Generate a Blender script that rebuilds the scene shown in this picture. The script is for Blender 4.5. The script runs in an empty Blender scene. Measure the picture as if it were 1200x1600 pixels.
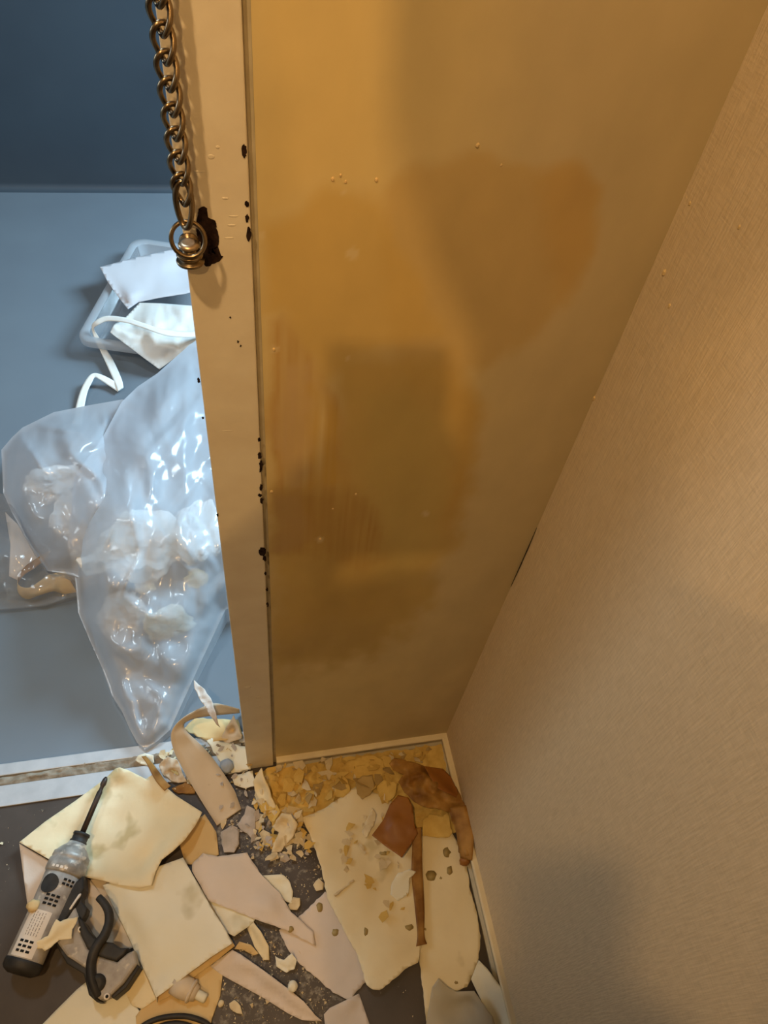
import bpy, bmesh, math, random
import numpy as np
from mathutils import Vector, Matrix, Euler, noise
random.seed(7)
S = bpy.context.scene
COL = S.collection

# ------------------------------------------------------------------ camera
CAM = Vector((-0.375, -0.514, 1.45))
EUL = Euler((math.radians(38.657), math.radians(-5.942), math.radians(-10.491)), 'XYZ')
FPX = 1135.5
cd = bpy.data.cameras.new('camera'); cam = bpy.data.objects.new('camera', cd); COL.objects.link(cam)
cam.location = CAM; cam.rotation_euler = EUL
cd.sensor_fit = 'VERTICAL'; cd.sensor_height = 32.0; cd.lens = FPX / 1600 * 32.0
cd.clip_start = 0.01; cd.clip_end = 50
S.camera = cam
RM = EUL.to_matrix(); RT = RM.transposed()

# ------------------------------------------------------------------ light and exposure
S.view_settings.view_transform = 'Standard'; S.view_settings.look = 'None'
S.view_settings.gamma = 1.0; S.view_settings.use_curve_mapping = False
S.view_settings.exposure = -0.12
wd = bpy.data.worlds.new('world'); S.world = wd; wd.use_nodes = True
wd.node_tree.nodes['Background'].inputs[0].default_value = (0.86, 0.92, 1.0, 1)
wd.node_tree.nodes['Background'].inputs[1].default_value = 0.10
def lamp(name, loc, energy, color, radius):
    l = bpy.data.lights.new(name, 'SPOT'); l.spot_size = math.radians(160); l.spot_blend = .25; l.energy = energy; l.color = color; l.shadow_soft_size = radius
    o = bpy.data.objects.new(name, l); o.location = loc; COL.objects.link(o); return o
L1 = (-0.69, -1.60, 2.45); L2 = (-0.787, -0.70, 2.60)
WARM = (1.0, 0.58, 0.21)
lamp('ceiling_bulb_rear', L1, 45, WARM, 0.02)
lamp('ceiling_bulb_front', L2, 70, (1.0, 0.64, 0.30), 0.035)
al = bpy.data.lights.new('hall_window_light', 'AREA'); al.shape = 'RECTANGLE'; al.size = 0.7; al.size_y = 0.9
al.energy = 105; al.color = (0.52, 0.79, 1.0)
ao = bpy.data.objects.new('hall_window_light', al); COL.objects.link(ao); ao.location = (1.1, 1.45, 1.55)
ao.rotation_euler = (Vector((-0.6, 1.0, 0.0)) - Vector(ao.location)).to_track_quat('-Z', 'Y').to_euler()

hl_ = bpy.data.lights.new('hall_ceiling_lamp', 'AREA'); hl_.shape = 'DISK'; hl_.size = .28; hl_.energy = 13; hl_.color = (0.72, 0.88, 1.0)
ho = bpy.data.objects.new('hall_ceiling_lamp', hl_); COL.objects.link(ho); ho.location = (-0.95, 1.0, 2.66)

ll = bpy.data.lights.new('hall_end_fill_light', 'AREA'); ll.shape = 'RECTANGLE'; ll.size = .6; ll.size_y = 1.0; ll.energy = 15; ll.color = (0.80, 0.92, 1.0)  # added cool fill from the unseen hall end, no window stands there
lo_ = bpy.data.objects.new('hall_end_fill_light', ll); COL.objects.link(lo_); lo_.location = (-2.5, 0.85, 1.35)
lo_.rotation_euler = (Vector((0.0, -0.45, 0.35)) - Vector(lo_.location)).to_track_quat('-Z', 'Y').to_euler()

# ------------------------------------------------------------------ pixel helpers (1200 x 1600 frame) -> points on real planes
def ray(x, y): return RM @ Vector(((x - 600) / FPX, -(y - 800) / FPX, -1.0))
def F(x, y, z=0.0):
    d = ray(x, y); return CAM + d * ((z - CAM.z) / d.z)
def W(x, y, Y=0.0):
    d = ray(x, y); return CAM + d * ((Y - CAM.y) / d.y)
def RW(x, y, X=0.0):
    d = ray(x, y); return CAM + d * ((X - CAM.x) / d.x)
def PX(p):
    q = RT @ (Vector(p) - CAM); return (600 + FPX * q.x / -q.z, 800 - FPX * q.y / -q.z)

# ------------------------------------------------------------------ materials
MATS = {}
def nn(nt, t, **kw):
    n = nt.nodes.new(t)
    for k, v in kw.items(): setattr(n, k, v)
    return n
def mat(name, c1, c2=None, rough=0.7, scale=20, detail=5, lo=0.35, hi=0.65, bump=0.0, bscale=60, metal=0.0, spots=None, spec=0.3, coord='Object', sheen=0):
    if name in MATS: return MATS[name]
    m = bpy.data.materials.new(name); m.use_nodes = True; nt = m.node_tree
    b = nt.nodes['Principled BSDF']
    b.inputs['Roughness'].default_value = rough; b.inputs['Metallic'].default_value = metal
    b.inputs['Specular IOR Level'].default_value = spec
    tc = nn(nt, 'ShaderNodeTexCoord'); vec = tc.outputs[coord]
    if c2 is None: c2 = tuple(v * 0.86 for v in c1)
    no = nn(nt, 'ShaderNodeTexNoise'); no.inputs['Scale'].default_value = scale; no.inputs['Detail'].default_value = detail
    nt.links.new(vec, no.inputs['Vector'])
    rp = nn(nt, 'ShaderNodeValToRGB'); rp.color_ramp.elements[0].position = lo; rp.color_ramp.elements[1].position = hi
    rp.color_ramp.elements[0].color = (*c1, 1); rp.color_ramp.elements[1].color = (*c2, 1)
    nt.links.new(no.outputs['Fac'], rp.inputs['Fac']); out = rp.outputs['Color']
    if spots:
        sc, thr, col = spots
        n2 = nn(nt, 'ShaderNodeTexNoise'); n2.inputs['Scale'].default_value = sc; n2.inputs['Detail'].default_value = 3
        nt.links.new(vec, n2.inputs['Vector'])
        r2 = nn(nt, 'ShaderNodeValToRGB'); r2.color_ramp.elements[0].position = thr; r2.color_ramp.elements[1].position = thr + 0.09
        nt.links.new(n2.outputs['Fac'], r2.inputs['Fac'])
        mx = nn(nt, 'ShaderNodeMixRGB'); nt.links.new(r2.outputs['Color'], mx.inputs['Fac']); nt.links.new(out, mx.inputs['Color1'])
        mx.inputs['Color2'].default_value = (*col, 1); out = mx.outputs['Color']
    nt.links.new(out, b.inputs['Base Color'])
    if bump:
        n3 = nn(nt, 'ShaderNodeTexNoise'); n3.inputs['Scale'].default_value = bscale; n3.inputs['Detail'].default_value = 6
        nt.links.new(vec, n3.inputs['Vector'])
        bp = nn(nt, 'ShaderNodeBump'); bp.inputs['Strength'].default_value = bump; bp.inputs['Distance'].default_value = 0.002
        nt.links.new(n3.outputs['Fac'], bp.inputs['Height']); nt.links.new(bp.outputs['Normal'], b.inputs['Normal'])
    MATS[name] = m; return m

M_cream = mat('paper_cream', (.85, .75, .51), (.78, .67, .43), .75, 12, spots=(14, .60, (.60, .50, .28)), bump=.25)
M_cream2 = mat('paper_pale', (.84, .82, .69), (.79, .76, .60), .75, 10, spots=(12, .60, (.64, .60, .44)), bump=.25)
M_ochre = mat('paper_ochre', (.72, .55, .28), (.66, .47, .22), .75, 9, spots=(16, .66, (.42, .29, .09)), bump=.2)
M_pink = mat('paper_front', (.72, .63, .55), (.66, .58, .50), .65, 14, spots=(30, .73, (.40, .33, .24)), bump=.12, bscale=300)
M_beige = mat('paper_beige', (.68, .58, .44), (.60, .50, .37), .7, 12, spots=(22, .7, (.36, .28, .16)), bump=.15)
M_greypap = mat('paper_greyed', (.50, .47, .38), (.44, .40, .31), .6, 10)
M_brown = mat('paper_brown', (.24, .085, .012), (.32, .13, .022), .5, 14, bump=.25, bscale=40, spec=.4)
M_brown2 = mat('paper_tan', (.44, .24, .06), (.20, .085, .015), .5, 26, bump=.2)
M_flake = mat('flake_yellow', (.74, .53, .16), (.60, .39, .10), .8, 40, bump=.3)
M_flake2 = mat('flake_cream', (.78, .68, .46), (.62, .50, .31), .8, 40, bump=.3)
M_flake3 = mat('flake_grey', (.56, .50, .45), (.42, .37, .32), .8, 40, bump=.3)
M_flake4 = mat('flake_brown', (.50, .36, .15), (.42, .29, .11), .8, 40, bump=.3)
M_glue = mat('dried_glue', (.34, .25, .09), (.40, .30, .12), .4, 40)
M_paint = mat('frame_paint', (.74, .68, .55), (.69, .62, .49), .42, 22, bump=.35, bscale=45, spec=.5)
M_groove = mat('frame_caulk', (.56, .50, .36), (.46, .40, .27), .7, 40)
M_chip = mat('bare_metal_chip', (.010, .005, .005), (.03, .016, .013), .8, 160, bump=.5, bscale=300, spec=.15)
M_brass = mat('antique_brass', (.30, .235, .155), (.20, .15, .095), .30, 120, metal=1.0)
M_brassl = mat('antique_brass_head', (.50, .40, .28), (.36, .27, .18), .36, 200, metal=.9)
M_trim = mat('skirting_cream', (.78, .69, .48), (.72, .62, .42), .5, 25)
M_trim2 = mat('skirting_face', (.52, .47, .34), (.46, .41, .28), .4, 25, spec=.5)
M_alu = mat('threshold_aluminium', (.52, .535, .55), (.44, .455, .47), .42, 30, metal=.3, bump=.1)
M_dirt = mat('groove_dirt', (.22, .18, .13), (.36, .31, .24), .95, 60, bump=1, bscale=120)
M_white = mat('white_paper', (.61, .60, .62), (.58, .57, .59), .6, 8)
M_white2 = mat('white_crumpled', (.74, .73, .69), (.69, .67, .62), .6, 10, bump=.4, bscale=16)
M_bagged = mat('bagged_paper', (.92, .91, .87), (.86, .84, .78), .7, 8, bump=.4, bscale=20)
M_ribbon = mat('white_elastic', (.86, .85, .80), (.80, .79, .73), .7, 40)
M_dgrey = mat('tool_grey', (.50, .47, .43), (.30, .27, .24), .55, 45, lo=.3, hi=.7, spots=(70, .60, (.62, .57, .48)), bump=.2)
M_silver = mat('tool_gearcase', (.50, .48, .44), (.28, .26, .23), .45, 50, metal=.3, spots=(60, .58, (.62, .56, .47)), bump=.2)
M_black = mat('tool_black', (.022, .021, .020), (.045, .042, .038), .55, 40, spots=(90, .72, (.16, .14, .12)))
M_steel = mat('tool_bit_steel', (.045, .032, .025), (.07, .05, .04), .45, 60, metal=.5)
M_label = mat('tool_label', (.80, .75, .68), (.74, .66, .56), .5, 30)
M_ink = mat('tool_label_print', (.30, .24, .20), None, .6)
M_dark = mat('vent_dark', (.01, .01, .01), None, .8)
M_noz = mat('nozzle_plastic', (.66, .56, .42), (.56, .46, .33), .45, 25)
M_blue = mat('foam_blue', (.40, .46, .54), (.34, .39, .47), .8, 60, bump=.4)
M_skin = mat('skin', (.58, .36, .26), (.55, .33, .24), .55)
M_cloth = mat('dark_clothes', (.05, .055, .07), (.04, .042, .055), .9)
M_hair = mat('hair', (.02, .015, .012), None, .6)
M_phone = mat('phone_body', (.03, .03, .035), None, .3)
M_ceil = mat('ceiling_paint', (.24, .23, .21), (.22, .21, .19), .85)

# wall plaster: stains come as a colour attribute with their own shapes
def mat_plaster():
    m = bpy.data.materials.new('bare_plaster'); m.use_nodes = True; nt = m.node_tree; b = nt.nodes['Principled BSDF']
    a = nn(nt, 'ShaderNodeAttribute', attribute_name='stain')
    tc = nn(nt, 'ShaderNodeTexCoord'); mp = nn(nt, 'ShaderNodeMapping'); mp.inputs['Scale'].default_value = (1, 1, .5)
    nt.links.new(tc.outputs['Object'], mp.inputs['Vector'])
    no = nn(nt, 'ShaderNodeTexNoise'); no.inputs['Scale'].default_value = 14; no.inputs['Detail'].default_value = 8
    nt.links.new(mp.outputs['Vector'], no.inputs['Vector'])
    mr = nn(nt, 'ShaderNodeMapRange'); mr.inputs[1].default_value = .3; mr.inputs[2].default_value = .7; mr.inputs[3].default_value = .93; mr.inputs[4].default_value = 1.06
    nt.links.new(no.outputs['Fac'], mr.inputs[0])
    mx = nn(nt, 'ShaderNodeVectorMath', operation='SCALE'); nt.links.new(a.outputs['Color'], mx.inputs[0]); nt.links.new(mr.outputs[0], mx.inputs['Scale'])
    nt.links.new(mx.outputs[0], b.inputs['Base Color'])
    b.inputs['Roughness'].default_value = .55; b.inputs['Specular IOR Level'].default_value = .35
    n3 = nn(nt, 'ShaderNodeTexNoise'); n3.inputs['Scale'].default_value = 90; n3.inputs['Detail'].default_value = 5
    nt.links.new(tc.outputs['Object'], n3.inputs['Vector'])
    bp = nn(nt, 'ShaderNodeBump'); bp.inputs['Strength'].default_value = .12; bp.inputs['Distance'].default_value = .001
    nt.links.new(n3.outputs['Fac'], bp.inputs['Height']); nt.links.new(bp.outputs['Normal'], b.inputs['Normal'])
    return m
def mat_wallpaper():
    m = bpy.data.materials.new('ribbed_wallpaper'); m.use_nodes = True; nt = m.node_tree; b = nt.nodes['Principled BSDF']
    tc = nn(nt, 'ShaderNodeTexCoord')
    mp = nn(nt, 'ShaderNodeMapping'); mp.inputs['Scale'].default_value = (1, 520, 34); nt.links.new(tc.outputs['Object'], mp.inputs['Vector'])
    n1 = nn(nt, 'ShaderNodeTexNoise'); n1.inputs['Scale'].default_value = 1.0; n1.inputs['Detail'].default_value = 4; nt.links.new(mp.outputs['Vector'], n1.inputs['Vector'])
    mp2 = nn(nt, 'ShaderNodeMapping'); mp2.inputs['Scale'].default_value = (1, 60, 420); nt.links.new(tc.outputs['Object'], mp2.inputs['Vector'])
    n2 = nn(nt, 'ShaderNodeTexNoise'); n2.inputs['Scale'].default_value = 1.0; n2.inputs['Detail'].default_value = 3; nt.links.new(mp2.outputs['Vector'], n2.inputs['Vector'])
    ad = nn(nt, 'ShaderNodeMath', operation='MULTIPLY_ADD'); nt.links.new(n2.outputs['Fac'], ad.inputs[0]); ad.inputs[1].default_value = .55; nt.links.new(n1.outputs['Fac'], ad.inputs[2])
    rp = nn(nt, 'ShaderNodeValToRGB'); rp.color_ramp.elements[0].position = .45; rp.color_ramp.elements[1].position = 1.05
    rp.color_ramp.elements[0].color = (.60, .48, .31, 1); rp.color_ramp.elements[1].color = (.76, .62, .42, 1)
    nt.links.new(ad.outputs[0], rp.inputs['Fac']); nt.links.new(rp.outputs['Color'], b.inputs['Base Color'])
    bp = nn(nt, 'ShaderNodeBump'); bp.inputs['Strength'].default_value = .55; bp.inputs['Distance'].default_value = .0012
    nt.links.new(ad.outputs[0], bp.inputs['Height']); nt.links.new(bp.outputs['Normal'], b.inputs['Normal'])
    b.inputs['Roughness'].default_value = .6; b.inputs['Specular IOR Level'].default_value = .3
    return m
def mat_floor():
    m = bpy.data.materials.new('dark_floor'); m.use_nodes = True; nt = m.node_tree; b = nt.nodes['Principled BSDF']
    tc = nn(nt, 'ShaderNodeTexCoord')
    n1 = nn(nt, 'ShaderNodeTexNoise'); n1.inputs['Scale'].default_value = 16; n1.inputs['Detail'].default_value = 6; nt.links.new(tc.outputs['Object'], n1.inputs['Vector'])
    rp = nn(nt, 'ShaderNodeValToRGB'); rp.color_ramp.elements[0].position = .3; rp.color_ramp.elements[1].position = .7
    rp.color_ramp.elements[0].color = (.040, .029, .022, 1); rp.color_ramp.elements[1].color = (.066, .050, .039, 1); nt.links.new(n1.outputs['Fac'], rp.inputs['Fac'])
    # plaster dust lying around the torn paper
    n2 = nn(nt, 'ShaderNodeTexNoise'); n2.inputs['Scale'].default_value = 75; n2.inputs['Detail'].default_value = 9; n2.inputs['Roughness'].default_value = .7; nt.links.new(tc.outputs['Object'], n2.inputs['Vector'])
    a = nn(nt, 'ShaderNodeAttribute', attribute_name='dust')
    ad = nn(nt, 'ShaderNodeMath', operation='MULTIPLY_ADD'); nt.links.new(a.outputs['Fac'], ad.inputs[0]); ad.inputs[1].default_value = .20; nt.links.new(n2.outputs['Fac'], ad.inputs[2])
    r2 = nn(nt, 'ShaderNodeValToRGB'); r2.color_ramp.elements[0].position = .64; r2.color_ramp.elements[1].position = .86; nt.links.new(ad.outputs[0], r2.inputs['Fac'])
    mx = nn(nt, 'ShaderNodeMixRGB'); nt.links.new(r2.outputs['Color'], mx.inputs['Fac']); nt.links.new(rp.outputs['Color'], mx.inputs['Color1']); mx.inputs['Color2'].default_value = (.36, .33, .27, 1)
    nt.links.new(mx.outputs['Color'], b.inputs['Base Color']); b.inputs['Roughness'].default_value = .5
    return m
def mat_plastic(name, col, transp, rough, bump, gl=.25):
    m = bpy.data.materials.new(name); m.use_nodes = True; nt = m.node_tree; nt.nodes.remove(nt.nodes['Principled BSDF'])
    out = nt.nodes['Material Output']
    tr = nn(nt, 'ShaderNodeBsdfTransparent'); tr.inputs[0].default_value = (.97, .98, 1, 1)
    df = nn(nt, 'ShaderNodeBsdfDiffuse'); df.inputs[0].default_value = (*col, 1)
    tl = nn(nt, 'ShaderNodeBsdfTranslucent'); tl.inputs[0].default_value = (*col, 1)
    g = nn(nt, 'ShaderNodeBsdfGlossy'); g.inputs['Roughness'].default_value = rough
    m1 = nn(nt, 'ShaderNodeMixShader'); m1.inputs[0].default_value = .4; nt.links.new(df.outputs[0], m1.inputs[1]); nt.links.new(tl.outputs[0], m1.inputs[2])
    m2 = nn(nt, 'ShaderNodeMixShader'); m2.inputs[0].default_value = transp; nt.links.new(m1.outputs[0], m2.inputs[1]); nt.links.new(tr.outputs[0], m2.inputs[2])
    fr = nn(nt, 'ShaderNodeFresnel'); fr.inputs['IOR'].default_value = 1.5
    ml = nn(nt, 'ShaderNodeMath', operation='MULTIPLY_ADD'); nt.links.new(fr.outputs[0], ml.inputs[0]); ml.inputs[1].default_value = .6; ml.inputs[2].default_value = gl * .12
    m3 = nn(nt, 'ShaderNodeMixShader'); nt.links.new(ml.outputs[0], m3.inputs[0]); nt.links.new(m2.outputs[0], m3.inputs[1]); nt.links.new(g.outputs[0], m3.inputs[2])
    if bump:
        tc = nn(nt, 'ShaderNodeTexCoord'); n3 = nn(nt, 'ShaderNodeTexNoise'); n3.noise_type = 'RIDGED_MULTIFRACTAL'; n3.inputs['Scale'].default_value = 11; n3.inputs['Detail'].default_value = 3; n3.inputs['Distortion'].default_value = .6
        nt.links.new(tc.outputs['Object'], n3.inputs['Vector'])
        bp = nn(nt, 'ShaderNodeBump'); bp.inputs['Strength'].default_value = bump; bp.inputs['Distance'].default_value = .01
        nt.links.new(n3.outputs['Fac'], bp.inputs['Height'])
        for q in (df, tl, g): nt.links.new(bp.outputs['Normal'], q.inputs['Normal'])
        nt.links.new(bp.outputs['Normal'], fr.inputs['Normal'])
    nt.links.new(m3.outputs[0], out.inputs[0])
    return m
M_bag = mat_plastic('bag_film', (.92, .95, 1.0), .46, .2, .10)
M_bag2 = mat_plastic('thin_film', (.80, .83, .86), .74, .14, .5)
M_tray = mat_plastic('tray_plastic', (.84, .87, .90), .45, .2, 0)
M_plaster = mat_plaster(); M_wallpaper = mat_wallpaper(); M_floor = mat_floor()
M_hallfloor = mat('hall_floor_vinyl', (.175, .21, .24), (.16, .19, .22), .38, 3, spec=.4, bump=.04, bscale=30)
M_hallwall = mat('hall_wall_dark', (.062, .08, .098), (.053, .068, .085), .5, 3)

# ------------------------------------------------------------------ object helpers
def tag(o, label=None, cat=None, group=None, kind=None):
    if label: o['label'] = label
    if cat: o['category'] = cat
    if group: o['group'] = group
    if kind: o['kind'] = kind
    return o
def link(name, me, m, parent=None, smooth=True):
    o = bpy.data.objects.new(name, me); COL.objects.link(o)
    if m is not None and not me.materials:
        for q in (m if isinstance(m, (list, tuple)) else [m]): me.materials.append(q)
    if smooth: me.polygons.foreach_set('use_smooth', [True] * len(me.polygons))
    if parent: o.parent = parent; o.matrix_parent_inverse = Matrix.Translation(-parent.location)
    return o
def from_bm(name, bm, m, parent=None, smooth=False):
    bmesh.ops.recalc_face_normals(bm, faces=bm.faces[:])
    me = bpy.data.meshes.new(name); bm.to_mesh(me); bm.free(); return link(name, me, m, parent, smooth)
def root(name, loc, label, cat, group=None):
    o = bpy.data.objects.new(name, None); o.location = loc; o.empty_display_size = .05; COL.objects.link(o); return tag(o, label, cat, group)
def box(bm, x0, x1, y0, y1, z0, z1):
    v = [bm.verts.new(p) for p in ((x0,y0,z0),(x1,y0,z0),(x1,y1,z0),(x0,y1,z0),(x0,y0,z1),(x1,y0,z1),(x1,y1,z1),(x0,y1,z1))]
    for f in ((3,2,1,0),(4,5,6,7),(0,1,5,4),(1,2,6,5),(2,3,7,6),(3,0,4,7)): bm.faces.new([v[i] for i in f])
def boxobj(name, b, m, parent=None, bevel=0):
    bm = bmesh.new(); box(bm, *b)
    if bevel: bmesh.ops.bevel(bm, geom=bm.edges[:], offset=bevel, segments=2, affect='EDGES', profile=.5)
    return from_bm(name, bm, m, parent)
def tube(name, pts, r, m, parent=None, n=8, closed=False):
    pts = [Vector(p) for p in pts]; k = len(pts); rs = r if isinstance(r, (list, tuple)) else [r] * k
    bm = bmesh.new(); rings = []; up = Vector((.31, .2, .93))
    prev = None
    for i, p in enumerate(pts):
        a = pts[(i - 1) % k] if (closed or i > 0) else p; b = pts[(i + 1) % k] if (closed or i < k - 1) else p
        t = (b - a).normalized()
        if prev is None: s = t.cross(up).normalized()
        else: s = (prev - t * prev.dot(t)).normalized()
        prev = s; u = t.cross(s)
        rings.append([bm.verts.new(p + (s * math.cos(2*math.pi*j/n) + u * math.sin(2*math.pi*j/n)) * rs[i]) for j in range(n)])
    for i in range(k if closed else k - 1):
        A, B = rings[i], rings[(i + 1) % k]
        off = 0
        if closed and i == k - 1:
            off = min(range(n), key=lambda o: sum((A[j].co - B[(j + o) % n].co).length for j in range(n)))
        for j in range(n): bm.faces.new((A[j], A[(j+1) % n], B[(j+1+off) % n], B[(j+off) % n]))
    if not closed: bm.faces.new(rings[0][::-1]); bm.faces.new(rings[-1])
    return from_bm(name, bm, m, parent, True)
def smooth_path(P, n=8):
    P = [Vector(p) for p in P]; out = []
    for i in range(len(P) - 1):
        p0 = P[max(i-1, 0)]; p1 = P[i]; p2 = P[i+1]; p3 = P[min(i+2, len(P)-1)]
        for k in range(n):
            t = k / n
            out.append(.5*((2*p1)+(p2-p0)*t+(2*p0-5*p1+4*p2-p3)*t*t+(3*p1-p0-3*p2+p3)*t**3))
    out.append(P[-1]); return out
def lathe(name, A, B, prof, m, parent=None, n=20, flat=1.0):
    """prof: (t along A->B, radius); flat squeezes the section vertically"""
    A, B = Vector(A), Vector(B); ax = (B - A); L = ax.length; ax.normalize()
    s = ax.cross(Vector((0, 0, 1)))
    if s.length < 1e-4: s = Vector((1, 0, 0))
    s.normalize(); u = s.cross(ax)
    bm = bmesh.new(); rings = []
    for t, r in prof:
        c = A + ax * (t * L)
        rings.append([bm.verts.new(c + s * (math.cos(2*math.pi*j/n) * r) + u * (math.sin(2*math.pi*j/n) * r * flat)) for j in range(n)])
    for a, b in zip(rings, rings[1:]):
        for j in range(n): bm.faces.new((a[j], a[(j+1) % n], b[(j+1) % n], b[j]))
    bm.faces.new(rings[0][::-1]); bm.faces.new(rings[-1])
    o = from_bm(name, bm, m, parent, False)
    for p in o.data.polygons: p.use_smooth = len(p.vertices) == 4
    return o
def extrude_px(name, poly, z0, z1, m, parent=None, bevel=.003, zmap=None):
    """outline on the floor (pixel positions taken at height zmap), extruded from z0 up to z1"""
    zm = (z0 + z1) / 2 if zmap is None else zmap
    bm = bmesh.new(); vs = [bm.verts.new((*F(x, y, zm).xy, z0)) for x, y in poly]
    f = bm.faces.new(vs)
    r = bmesh.ops.extrude_face_region(bm, geom=[f]); top = [g for g in r['geom'] if isinstance(g, bmesh.types.BMVert)]
    for v in top: v.co.z = z1
    if bevel:
        es = [e for e in bm.edges if abs(e.verts[0].co.z - e.verts[1].co.z) < 1e-6]
        bmesh.ops.bevel(bm, geom=es, offset=bevel, segments=3, affect='EDGES', profile=.5, clamp_overlap=True)
    return from_bm(name, bm, m, parent)

def fbm(x, y, s, o=3):
    return noise.fractal(Vector((x, y, s)), 1.0, 2.0, o)
def field_mesh(poly, step=7, ctrl=(), z=.004, wav=.0018, wsc=.03, torn=0, seed=0, power=3.0, fn=None, skirt=None):
    """polygon in floor pixels (x, y[, height]) -> mesh with real heights: outline heights and control heights blended inside"""
    rnd = random.Random(seed)
    P = [(p[0], p[1], p[2] if len(p) > 2 else z) for p in poly]
    if torn:
        Q = []
        for i, a in enumerate(P):
            b = P[(i+1) % len(P)]; d = math.hypot(b[0]-a[0], b[1]-a[1]); k = max(1, int(d / 6))
            nx, ny = (-(b[1]-a[1])/d, (b[0]-a[0])/d) if d > 0 else (0, 0)
            for j in range(k):
                t = j / k; q = 0 if j == 0 else rnd.uniform(-torn, torn)
                Q.append((a[0]+(b[0]-a[0])*t+nx*q, a[1]+(b[1]-a[1])*t+ny*q, a[2]+(b[2]-a[2])*t))
        P = Q
    bm = bmesh.new()
    bm.faces.new([bm.verts.new((x, -y, 0)) for x, y, _ in P])
    xs = [p[0] for p in P]; ys = [p[1] for p in P]
    x = math.floor(min(xs) / step) * step + step * .5
    while x < max(xs):
        bmesh.ops.bisect_plane(bm, geom=bm.verts[:] + bm.edges[:] + bm.faces[:], dist=1e-4, plane_co=(x, 0, 0), plane_no=(1, 0, 0)); x += step
    y = math.floor(min(ys) / step) * step + step * .5
    while y < max(ys):
        bmesh.ops.bisect_plane(bm, geom=bm.verts[:] + bm.edges[:] + bm.faces[:], dist=1e-4, plane_co=(0, -y, 0), plane_no=(0, 1, 0)); y += step
    C = []
    for i, a in enumerate(P):
        b = P[(i+1) % len(P)]; d = math.hypot(b[0]-a[0], b[1]-a[1]); k = max(1, int(d / (step * 1.5)))
        for j in range(k): t = j / k; C.append((a[0]+(b[0]-a[0])*t, a[1]+(b[1]-a[1])*t, a[2]+(b[2]-a[2])*t))
    nb = len(C); C = np.array(C + [(c[0], c[1], c[2]) for c in ctrl])
    SA = np.array(P); SE = np.roll(SA, -1, 0) - SA; SL = SE[:, 0]**2 + SE[:, 1]**2 + 1e-9
    wt = np.ones(len(C)); wt[nb:] = max(4, nb / 6)
    for v in bm.verts:
        px, py = v.co.x, -v.co.y
        d2 = (C[:, 0]-px)**2 + (C[:, 1]-py)**2 + 2.0
        w = wt / d2**(power/2); zz = float((w * C[:, 2]).sum() / w.sum())
        tt = np.clip(((px-SA[:, 0])*SE[:, 0] + (py-SA[:, 1])*SE[:, 1]) / SL, 0, 1)
        dd = np.hypot(px-SA[:, 0]-tt*SE[:, 0], py-SA[:, 1]-tt*SE[:, 1]); ii = int(dd.argmin()); kk = min(1.0, float(dd[ii])/(step*3.0)); kk = kk*kk*(3-2*kk)
        zz = float(SA[ii, 2] + tt[ii]*SE[ii, 2])*(1-kk) + zz*kk
        zz += wav * fbm(px*wsc, py*wsc, seed*3.1+.5) * (.35 + .65*kk)
        if fn:
            dmn = float(np.sqrt(((C[:nb, 0]-px)**2 + (C[:nb, 1]-py)**2).min())); zz += fn(px, py)*min(1, dmn/28)
        v.co = F(px, py, max(zz, .0012))
    if skirt is not None:
        be = [e for e in bm.edges if e.is_boundary]; be0 = set(be)
        r = bmesh.ops.extrude_edge_only(bm, edges=be)
        for g in r['geom']:
            if isinstance(g, bmesh.types.BMVert): g.co.z = skirt
        bmesh.ops.split_edges(bm, edges=[e for e in be if e.is_valid])
    me = bpy.data.meshes.new('sheet'); bm.normal_update()
    if sum(f.normal.z * f.calc_area() for f in bm.faces) < 0: bmesh.ops.reverse_faces(bm, faces=bm.faces[:])
    bm.to_mesh(me); bm.free(); return me
def sheet(name, label, poly, mt=None, mb=None, cat='wallpaper scrap', group=None, parent=None, thick=.0009, **kw):
    me = field_mesh(poly, **kw); me.name = name
    mt = mt or M_cream; mb = mb or mt
    o = link(name, me, [mt, mb], parent)
    s = o.modifiers.new('thickness', 'SOLIDIFY'); s.thickness = thick; s.offset = -1; s.material_offset = 1; s.use_rim = True
    if parent is None: tag(o, label, cat, group)
    elif label: o['label'] = label
    return o
def ribbon(name, label, st, mt, mb=None, cat='wallpaper scrap', parent=None, n=6, thick=.0009, group=None, nw=4):
    """st: stations (xl, yl, zl, xr, yr, zr) of the left and right edge of a strip"""
    Lp = smooth_path([F(s[0], s[1], s[2]) for s in st], n); Rp = smooth_path([F(s[3], s[4], s[5]) for s in st], n)
    bm = bmesh.new(); rows = []
    for a, b in zip(Lp, Rp): rows.append([bm.verts.new(a.lerp(b, j / nw)) for j in range(nw + 1)])
    for r0, r1 in zip(rows, rows[1:]):
        for j in range(nw): bm.faces.new((r0[j], r0[j+1], r1[j+1], r1[j]))
    bm.normal_update()
    if bm.faces[:][0].normal.z < 0: bmesh.ops.reverse_faces(bm, faces=bm.faces[:])
    me = bpy.data.meshes.new(name); bm.to_mesh(me); bm.free()
    o = link(name, me, [mt, mb or mt], parent)
    s = o.modifiers.new('thickness', 'SOLIDIFY'); s.thickness = thick; s.offset = 0; s.material_offset = 1
    if parent is None: tag(o, label, cat, group)
    elif label: o['label'] = label
    return o

# ================================================================== THE SETTING
XL = W(239, 60).x; XR = W(386, 60, 0).x; XW = W(398, 60).x
XF0, XF1, XG = -0.4005, -0.3505, -0.345       # frame face left / right, wall start
CEIL = 2.72
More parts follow.
